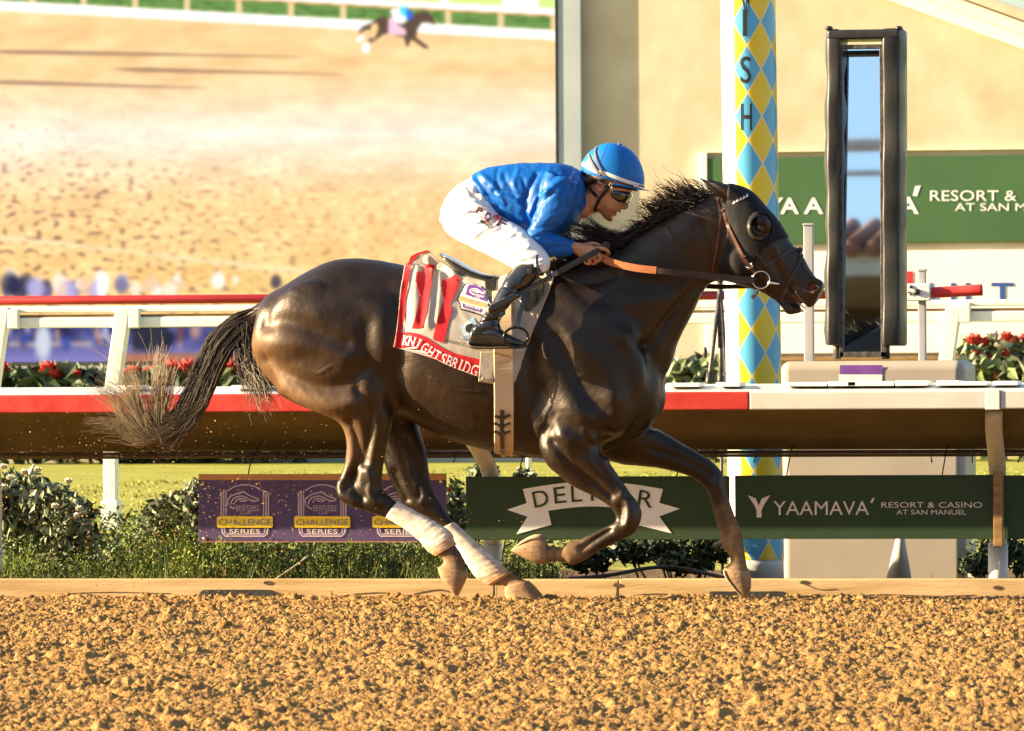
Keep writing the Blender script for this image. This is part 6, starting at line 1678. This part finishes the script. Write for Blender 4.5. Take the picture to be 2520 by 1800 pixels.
def leaves(pts, size, cols, aspect=.5, up=.3):
    """one small bent leaf at each point -> verts, faces, colours"""
    n = len(pts); pts = np.asarray(pts)
    d = rng.normal(size=(n, 3)); d[:, 2] += up; d /= np.linalg.norm(d, axis=1, keepdims=True)
    r = rng.normal(size=(n, 3)); s = np.cross(d, r); s /= np.linalg.norm(s, axis=1, keepdims=True) + 1e-9
    nn = np.cross(d, s); L_ = (size * rng.uniform(.6, 1.3, n))[:, None]
    base = pts - d*L_*.5; mid = pts + nn*L_*.12; tip = pts + d*L_*.5
    v = np.stack([base, mid + s*L_*aspect*.5, tip, mid - s*L_*aspect*.5, mid - nn*L_*.12], 1).reshape(-1, 3)
    f = []
    for i in range(n):
        b = i*5; f += [(b, b+1, b+4), (b+1, b+2, b+4), (b+2, b+3, b+4), (b+3, b, b+4)]
    c = np.asarray(cols)[rng.integers(len(cols), size=n)] * rng.uniform(.7, 1.3, (n, 1))
    return v, f, np.repeat(c, 5, axis=0)

def ball_pts(n, c, r):
    p = rng.normal(size=(n, 3)); p /= np.linalg.norm(p, axis=1, keepdims=True); p *= rng.random((n, 1))**.45
    p *= 1 + .35*perlin(p[:, :1]*3 + c[0], p[:, 1:2]*3 + p[:, 2:3]*2, 91)
    return np.asarray(c) + p * np.asarray(r)

def blossom(c, r, m, parent, name='flower'):
    """a few cupped petals"""
    V = []; F = []
    for k in range(9):
        a = k * 2.4; el = .2 + .9 * (k / 9)
        d = np.array([math.cos(a)*math.cos(el), math.sin(a)*math.cos(el), math.sin(el)])
        s = np.cross(d, (0, 0, 1.0)); s /= np.linalg.norm(s); u = np.cross(s, d)
        p = np.asarray(c) + d*r*.35; b = len(V)
        V += [p - d*r*.4, p + s*r*.55 + u*r*.1, p + d*r*.6 + u*r*.3, p - s*r*.55 + u*r*.1, p - u*r*.12]
        F += [(b, b+1, b+4), (b+1, b+2, b+4), (b+2, b+3, b+4), (b+3, b, b+4)]
    return mk(name, V, F, m, parent)

M_petalw = mat('white_petal', (.62, .56, .42), (.78, .74, .64), scale=30, rough=.6)
M_petalr = mat('red_petal', (.42, .02, .02), (.55, .05, .04), scale=30, rough=.6)
M_stem = mat('stem', (.06, .07, .02), (.10, .09, .04), scale=20, rough=.7)
DARKL = [(.030, .055, .020), (.045, .075, .028), (.060, .090, .045), (.09, .12, .07)]
GREYL = [(.12, .16, .08), (.18, .22, .13), (.28, .31, .22), (.07, .10, .05)]
def shrub(name, label, blobs, n, size, cols, group, flowers=(), mflower=None, fr=.03, ground=True):
    """blobs: (px, py, Y, rx, ry, rz)"""
    c0 = P(blobs[0][0], 1425, blobs[0][2]); c0[2] = GZ
    e = empty(name, c0, label, 'shrub', group)
    V = []; F = []; C = []; b = 0
    for px, py, Y, rx, ry, rz in blobs:
        c = P(px, py, Y); pts = ball_pts(n, c, (rx, ry, rz)); pts[:, 2] = np.maximum(pts[:, 2], GZ + .01)
        v, f, col = leaves(pts, size, cols); V.append(v); F += [tuple(i+b for i in q) for q in f]; C.append(col); b += len(v)
    mk('foliage', np.concatenate(V), F, M_leaf, e, False, col=np.concatenate(C))
    mb = MB()
    for px, py, Y, rx, ry, rz in blobs:
        c = P(px, py, Y)
        for k in range(3):
            a = np.array([c0[0] + (c[0]-c0[0])*.6 + random.uniform(-.05, .05), Y + random.uniform(-.05, .05), GZ]); mb.tube([a, (a + c)/2 + (random.uniform(-.03, .03), 0, 0), c + (random.uniform(-rx, rx)*.6, 0, rz*.5)], [.006, .005, .003], 6)
    mb.build('stems', M_stem, e, smooth=True)['kind'] = 'stuff'
    for px, py, Y in flowers: blossom(P(px, py, Y), fr, mflower, e)
    return e
G1 = 'rose bushes behind the rail'
shrub('rose_bush', 'grey-green bush with cream roses at the left edge under the rail', [(40, 1225, 2.7, .20, .16, .14), (120, 1245, 2.6, .19, .14, .12), (-40, 1240, 2.6, .18, .14, .14), (180, 1268, 2.5, .10, .10, .09), (70, 1310, 2.6, .26, .14, .14), (170, 1330, 2.5, .16, .12, .12)], 380, .066, GREYL, G1,
      [(195, 1258, 2.40), (205, 1268, 2.42), (92, 1162, 2.5), (60, 1168, 2.5), (168, 1190, 2.45), (8, 1155, 2.5), (135, 1252, 2.4), (25, 1182, 2.45), (10, 1205, 2.4), (190, 1275, 2.4)], M_petalw, .032)
shrub('rose_bush', 'small leafy rose bush poking out left of the purple sign', [(420, 1250, 2.2, .10, .10, .07), (475, 1235, 2.1, .07, .08, .10), (400, 1285, 2.2, .12, .08, .09), (500, 1290, 2.1, .14, .1, .12)], 200, .066, GREYL, G1, [(470, 1220, 2.0), (482, 1244, 2.0)], M_petalw, .022)
shrub('rose_bush', 'dark leafy bush showing between the purple sign and the green sign', [(1122, 1240, 2.0, .06, .08, .11), (1130, 1290, 2.0, .08, .08, .08), (1290, 1180, 2.3, .05, .06, .05), (1190, 1165, 2.3, .07, .06, .05)], 240, .048, GREYL, G1, [(1106, 1210, 1.9)], M_petalr, .016)
shrub('rose_bush', 'dark rose bush with a cream bloom below the green banner sign', [(1640, 1350, 2.2, .14, .12, .08), (1750, 1345, 2.2, .12, .12, .09), (1560, 1352, 2.3, .12, .12, .07), (1690, 1385, 2.1, .14, .1, .06), (1450, 1375, 2.2, .12, .1, .07)], 420, .050, DARKL, G1, [(1774, 1340, 1.95), (1780, 1352, 1.95), (1762, 1346, 1.96)], M_petalw, .026)
shrub('rose_bush', 'low dark bush at the right edge beside the beige block', [(2440, 1360, 3.0, .12, .12, .10), (2520, 1370, 3.0, .14, .12, .10), (2400, 1390, 3.0, .08, .1, .06)], 300, .05, DARKL, G1)
# weeds and long grass
def blades(n, fx, fy, h, cols, w=.006):
    V = np.zeros((n, 6, 3)); x = fx(n); y = fy(n); hh = h(x, y) * rng.uniform(.5, 1.25, n); a = rng.random(n) * 6.28; lean = rng.normal(0, .75, n)
    dx, dy = np.cos(a), np.sin(a)
    for k, (t, ww) in enumerate(((0, 1), (.55, .8), (1, .15))):
        cx = x + np.sin(lean)*hh*t**1.7*1.2*dx; cy = y + np.sin(lean)*hh*t**1.7*.8*dy; cz = GZ - .005 + hh*t*np.cos(lean*t)
        for s in (0, 1):
            V[:, k*2+s] = np.stack([cx + (s*2-1)*w*ww*.5*-dy, cy + (s*2-1)*w*ww*.5*dx, cz], 1)
    b = (np.arange(n)*6)[:, None]; F = np.concatenate([b + np.array([0, 1, 3, 2]), b + np.array([2, 3, 5, 4])])
    c = np.asarray(cols)[rng.integers(len(cols), size=n)] * rng.uniform(.65, 1.35, (n, 1))
    return V.reshape(-1, 3), F, np.repeat(c, 6, axis=0)
GR = [(.05, .085, .012), (.075, .11, .016), (.10, .13, .022), (.035, .06, .010), (.13, .13, .035)]
xl, xr = xat(-60, 1.5), xat(1330, 1.5)
def wx(n): return rng.uniform(xl, xr, n)
def wy(n): return 1.16 + rng.beta(1.3, 1.8, n) * 1.5
def hfun(x, y): 
    px = proj(np.stack([x, y, np.zeros_like(x)], 1))[:, 0]
    b = .125 + .115*np.exp(-((px - 450)/110)**2) + .04*np.exp(-((px - 700)/160)**2) + .05*np.exp(-((px - 30)/60)**2) + .05*np.exp(-((px-860)/90)**2) + .06*np.exp(-((px-1050)/90)**2)
    return b + .05*perlin(x*4, y*4, 95)
v, f, c = blades(12000, wx, wy, hfun, GR, .0046)
o = mk('long_grass', v, f, M_grassb, None, False, col=c); tag(o, 'rough green weeds and long grass growing behind the timber kerb', 'grass', kind='stuff')
# feathery weeds: stalks carrying many tiny leaflets
wp_ = []; wc_ = []
for i in range(1500):
    x = rng.uniform(xl, xr); y = 1.2 + rng.beta(1.2, 1.8)*1.9; h = float(hfun(np.array([x]), np.array([y]))[0]) * rng.uniform(.8, 1.7)
    lx, ly = rng.normal(0, .28, 2) * h; m = int(10 + h*70); t = rng.random(m)**.7
    px_ = float(proj(np.array([[x, y, 0]]))[0, 0]); br_ = .55 + .9*math.exp(-((px_ - 450)/120)**2) + .35*math.exp(-((px_ - 860)/60)**2) + .4*math.exp(-((px_-40)/50)**2) + rng.normal(0, .12)  # leaf colour brightened in patches to stand in for sunlight
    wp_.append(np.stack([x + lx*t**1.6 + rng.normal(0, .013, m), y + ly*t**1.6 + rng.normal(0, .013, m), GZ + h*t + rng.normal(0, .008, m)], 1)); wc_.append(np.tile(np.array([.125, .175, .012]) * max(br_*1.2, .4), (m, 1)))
wp_ = np.concatenate(wp_); wc_ = np.concatenate(wc_)
v, f, c = leaves(wp_, .018, [(1, 1, 1)], .35, .8); c = np.repeat(wc_, 5, axis=0) * np.repeat(rng.uniform(.7, 1.3, (len(wp_), 1)), 5, axis=0)
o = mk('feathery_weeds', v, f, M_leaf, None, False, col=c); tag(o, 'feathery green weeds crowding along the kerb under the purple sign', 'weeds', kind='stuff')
n2 = 15000; gx = rng.uniform(xat(-80, 5), xat(1330, 5), n2); gy = 1.7 + rng.random(n2)**1.2*6.0
gz = GZ + rng.random(n2)**1.2 * (.17 + .10*perlin(gx*1.3, gy*1.1, 99) + .03*np.clip(gy - 2, 0, 4))
v2, f2, c2 = leaves(np.stack([gx, gy, gz], 1), .038, [(.022, .045, .008), (.036, .068, .010), (.055, .095, .014), (.09, .13, .02)])  # dark leaf colours stand in for the shade lying here
o = mk('ground_cover', v2, f2, M_leaf, None, False, col=c2); tag(o, 'leafy ground cover under the rail, coloured dark for shade on the turf', 'ground cover', kind='stuff')
v, f, c = blades(2600, lambda n: rng.uniform(xat(1330, 2), xat(2560, 2), n), lambda n: 1.3 + rng.random(n)*2.2, lambda x, y: np.full(len(x), .06), [(.05, .07, .015), (.10, .10, .03), (.12, .09, .05)], .005)
o = mk('sparse_weeds', v, f, M_grassb, None, False, col=c); tag(o, 'thin low weeds in the soil right of the horse forelegs', 'grass', kind='stuff')
# tall turf nap in the middle distance
v, f, c = blades(26000, lambda n: rng.uniform(-9, 8, n), lambda n: 11 + rng.beta(1, 1.2, n)*26, lambda x, y: .018 + .03*np.clip(perlin(x*1.2, y*.6, 96)+.2, 0, 1) , [(.26, .28, .03), (.36, .36, .06), (.30, .31, .05), (.16, .20, .02)], .016)
o = mk('turf_grass', v, f, M_grassb, None, False, col=c); tag(o, 'sunlit grass of the turf course seen below the rail', 'grass', kind='stuff')
# a dry stalk, a hose and a pipe
v, f = tube(catmull([P(680, 1425, 1.2), P(720, 1398, 1.25), P(760, 1368, 1.3)], 4), .0045, 6); tag(mk('dry_stalk', v, f, mat('straw', (.40, .36, .22), rough=.7), None), 'pale dry stalk leaning out of the weeds below the purple sign', 'stalk')
v, f = tube(catmull([P(1400, 1425, 1.5), P(1500, 1416, 1.6), P(1600, 1398, 1.75), P(1680, 1400, 1.8), P(1790, 1424, 1.7)], 6), .009, 8); tag(mk('hose', v, f, M_black, None), 'black hose curving over the soil behind the kerb', 'hose')
v, f = tube([P(1468, 1375, 2.6), P(1535, 1371, 2.6), P(1600, 1376, 2.6)], .018, 12); tag(mk('white_pipe', v, f, M_whiteb, None), 'short white pipe lying in the plants below the banner sign', 'pipe')
# flower beds beyond
G2 = 'flower beds beyond the rail'
def bed(label, x0, x1, y0, y1, Y, n, size, cols, nfl, mfl, fr):
    a, b = P(x0, y1, Y), P(x1, y0, Y)
    e = empty('flower_bed', ((a[0]+b[0])/2, Y, GZ), label, 'flower bed', G2)
    k = n
    pts = np.stack([rng.uniform(a[0], b[0], k), Y + rng.normal(0, .25, k), np.zeros(k)], 1)
    top = b[2] + (b[2]-GZ)*.16*perlin(pts[:, 0]*1.3, pts[:, 0]*0 + .5, 97)
    pts[:, 2] = GZ + (top - GZ) * rng.random(k)**.55
    v, f, c = leaves(pts, size, cols); mk('foliage', v, f, M_leaf, e, False, col=c)
    for i in range(nfl):
        blossom((random.uniform(a[0], b[0]), Y - .3 + random.uniform(-.1, .1), b[2] - (b[2]-a[2])*random.uniform(.0, .8)), fr*random.uniform(.6, 1.2), mfl[i % len(mfl)], e)
bed('dark bed with red flowers below the purple video board', -60, 720, 912, 975, 42, 4200, .24, DARKL, 26, [M_petalr], .15)
bed('pale green flower bed behind the tripod', 1630, 1800, 893, 960, 42, 1200, .22, GREYL + [(.18, .22, .10)], 6, [M_petalw], .12)
bed('bed of red and cream flowers at the right edge beyond the block', 2375, 2600, 838, 960, 42, 1700, .20, GREYL + [(.20, .26, .10)], 30, [M_petalr, M_petalw, M_petalr], .14)
# dirt thrown up by the hooves
n = 2200
fx = np.concatenate([rng.normal(380, 230, 2400), rng.uniform(20, 1150, 420), rng.normal(600, 90, 90), rng.uniform(1080, 1330, 100)]); fy = np.concatenate([rng.normal(1280, 110, 2400), rng.uniform(980, 1450, 420), rng.normal(1230, 60, 90), rng.normal(1330, 60, 100)])
V = []; F = []
tet = np.array([(1, 1, 1), (1, -1, -1), (-1, 1, -1), (-1, -1, 1), (1.1, .1, -.2), (-.3, -.9, .6)], float)
for x, y in zip(fx, fy):
    if y > 1462 or y < 940: continue
    c = P(x, y, rng.uniform(-.5, .55)); s = min(.0008 + abs(rng.gamma(1.0, .0005)), .0028)
    q_, _r = np.linalg.qr(rng.normal(size=(3, 3))); p = (tet[:4] * rng.uniform(.5, 1.3, (4, 1))) @ q_ * s * np.array([1.5, 1, 1]) + c
    b = len(V); V += list(p); F += [(b, b+1, b+2), (b, b+3, b+1), (b, b+2, b+3), (b+1, b+3, b+2)]
o = mk('flying_dirt', V, F, M_dirt_clod, None, False); tag(o, 'crumbs of dirt thrown into the air behind the horse', 'dirt', kind='stuff')
# ---- what the mirror sees: the tiled grandstand on the near side of the track
BYS = -62.0
gs2 = empty('grandstand', (-6, BYS, 0), 'tile-roofed grandstand across the track, made taller to block low sky light, seen only in the mirror', 'building')
M_shadew = mat('seating_shade', (.05, .03, .018), (.08, .05, .03), scale=2, rough=.8)  # dark brown stands in for the shaded seating inside the stand
M_tile = mat('clay_tile', (.16, .07, .05), (.26, .12, .09), scale=3, rough=.8)
M_fas = mat('pale_fascia', (.40, .42, .38), (.48, .50, .46), scale=2, rough=.7)
ZR = 15.2  # height added so the stand blocks low sky light
MB().box((-70, BYS - 12, -.2), (60, BYS - 3.0, ZR - .9)).build('wall', M_shadew, gs2)
MB().box((-70, BYS - 3.1, ZR - .9), (60, BYS - .3, ZR - .5)).build('fascia', M_fas, gs2)
MB().prism([(-70, BYS - .2, ZR - .5), (-70, BYS - 3.2, ZR + .45), (-70, BYS - 3.2, ZR + .4), (-70, BYS - .2, ZR - .56)], (130, 0, 0)).build('roof_deck', M_tile, gs2)
for z in (3.2, 7.2, 11.0): MB().box((-70, BYS - 3.0, z), (60, BYS - .8, z + .9)).build('balcony', mat('balcony_shade', (.12, .09, .06), (.18, .14, .10), scale=2, rough=.8), gs2)
for k in range(14): MB().box((-69 + k*9.7, BYS - 1.4, -.2), (-68.4 + k*9.7, BYS - .9, ZR - .9)).build('column', M_fas, gs2)
src = None
for i in range(60):
    x = -16 + i*.36
    if src is None:
        v, f = tube([(0, BYS - .15, ZR - .5), (0, BYS - 3.2, ZR + .46)], .14, 12); t_ = mk('roof_tile', v, f, M_tile, gs2); src = t_.data
    else:
        t_ = bpy.data.objects.new('roof_tile', src); COL.objects.link(t_); adopt(t_, gs2)
    t_.location = (x, 0, 0)
for z, r in ((ZR + 1.25, .11), (ZR + .8, .05)):
    v, f = tube([(-22, BYS - 1, z), (-6, BYS - 1, z + .06), (10, BYS - 1, z)], r, 10); mk('pipe_rail', v, f, M_grey, gs2)
    for x in (-21.5, 9.5):
        v, f = tube([(x, BYS - 1, ZR), (x, BYS - 1, z)], .05, 6); mk('pipe_upright', v, f, M_grey, gs2)
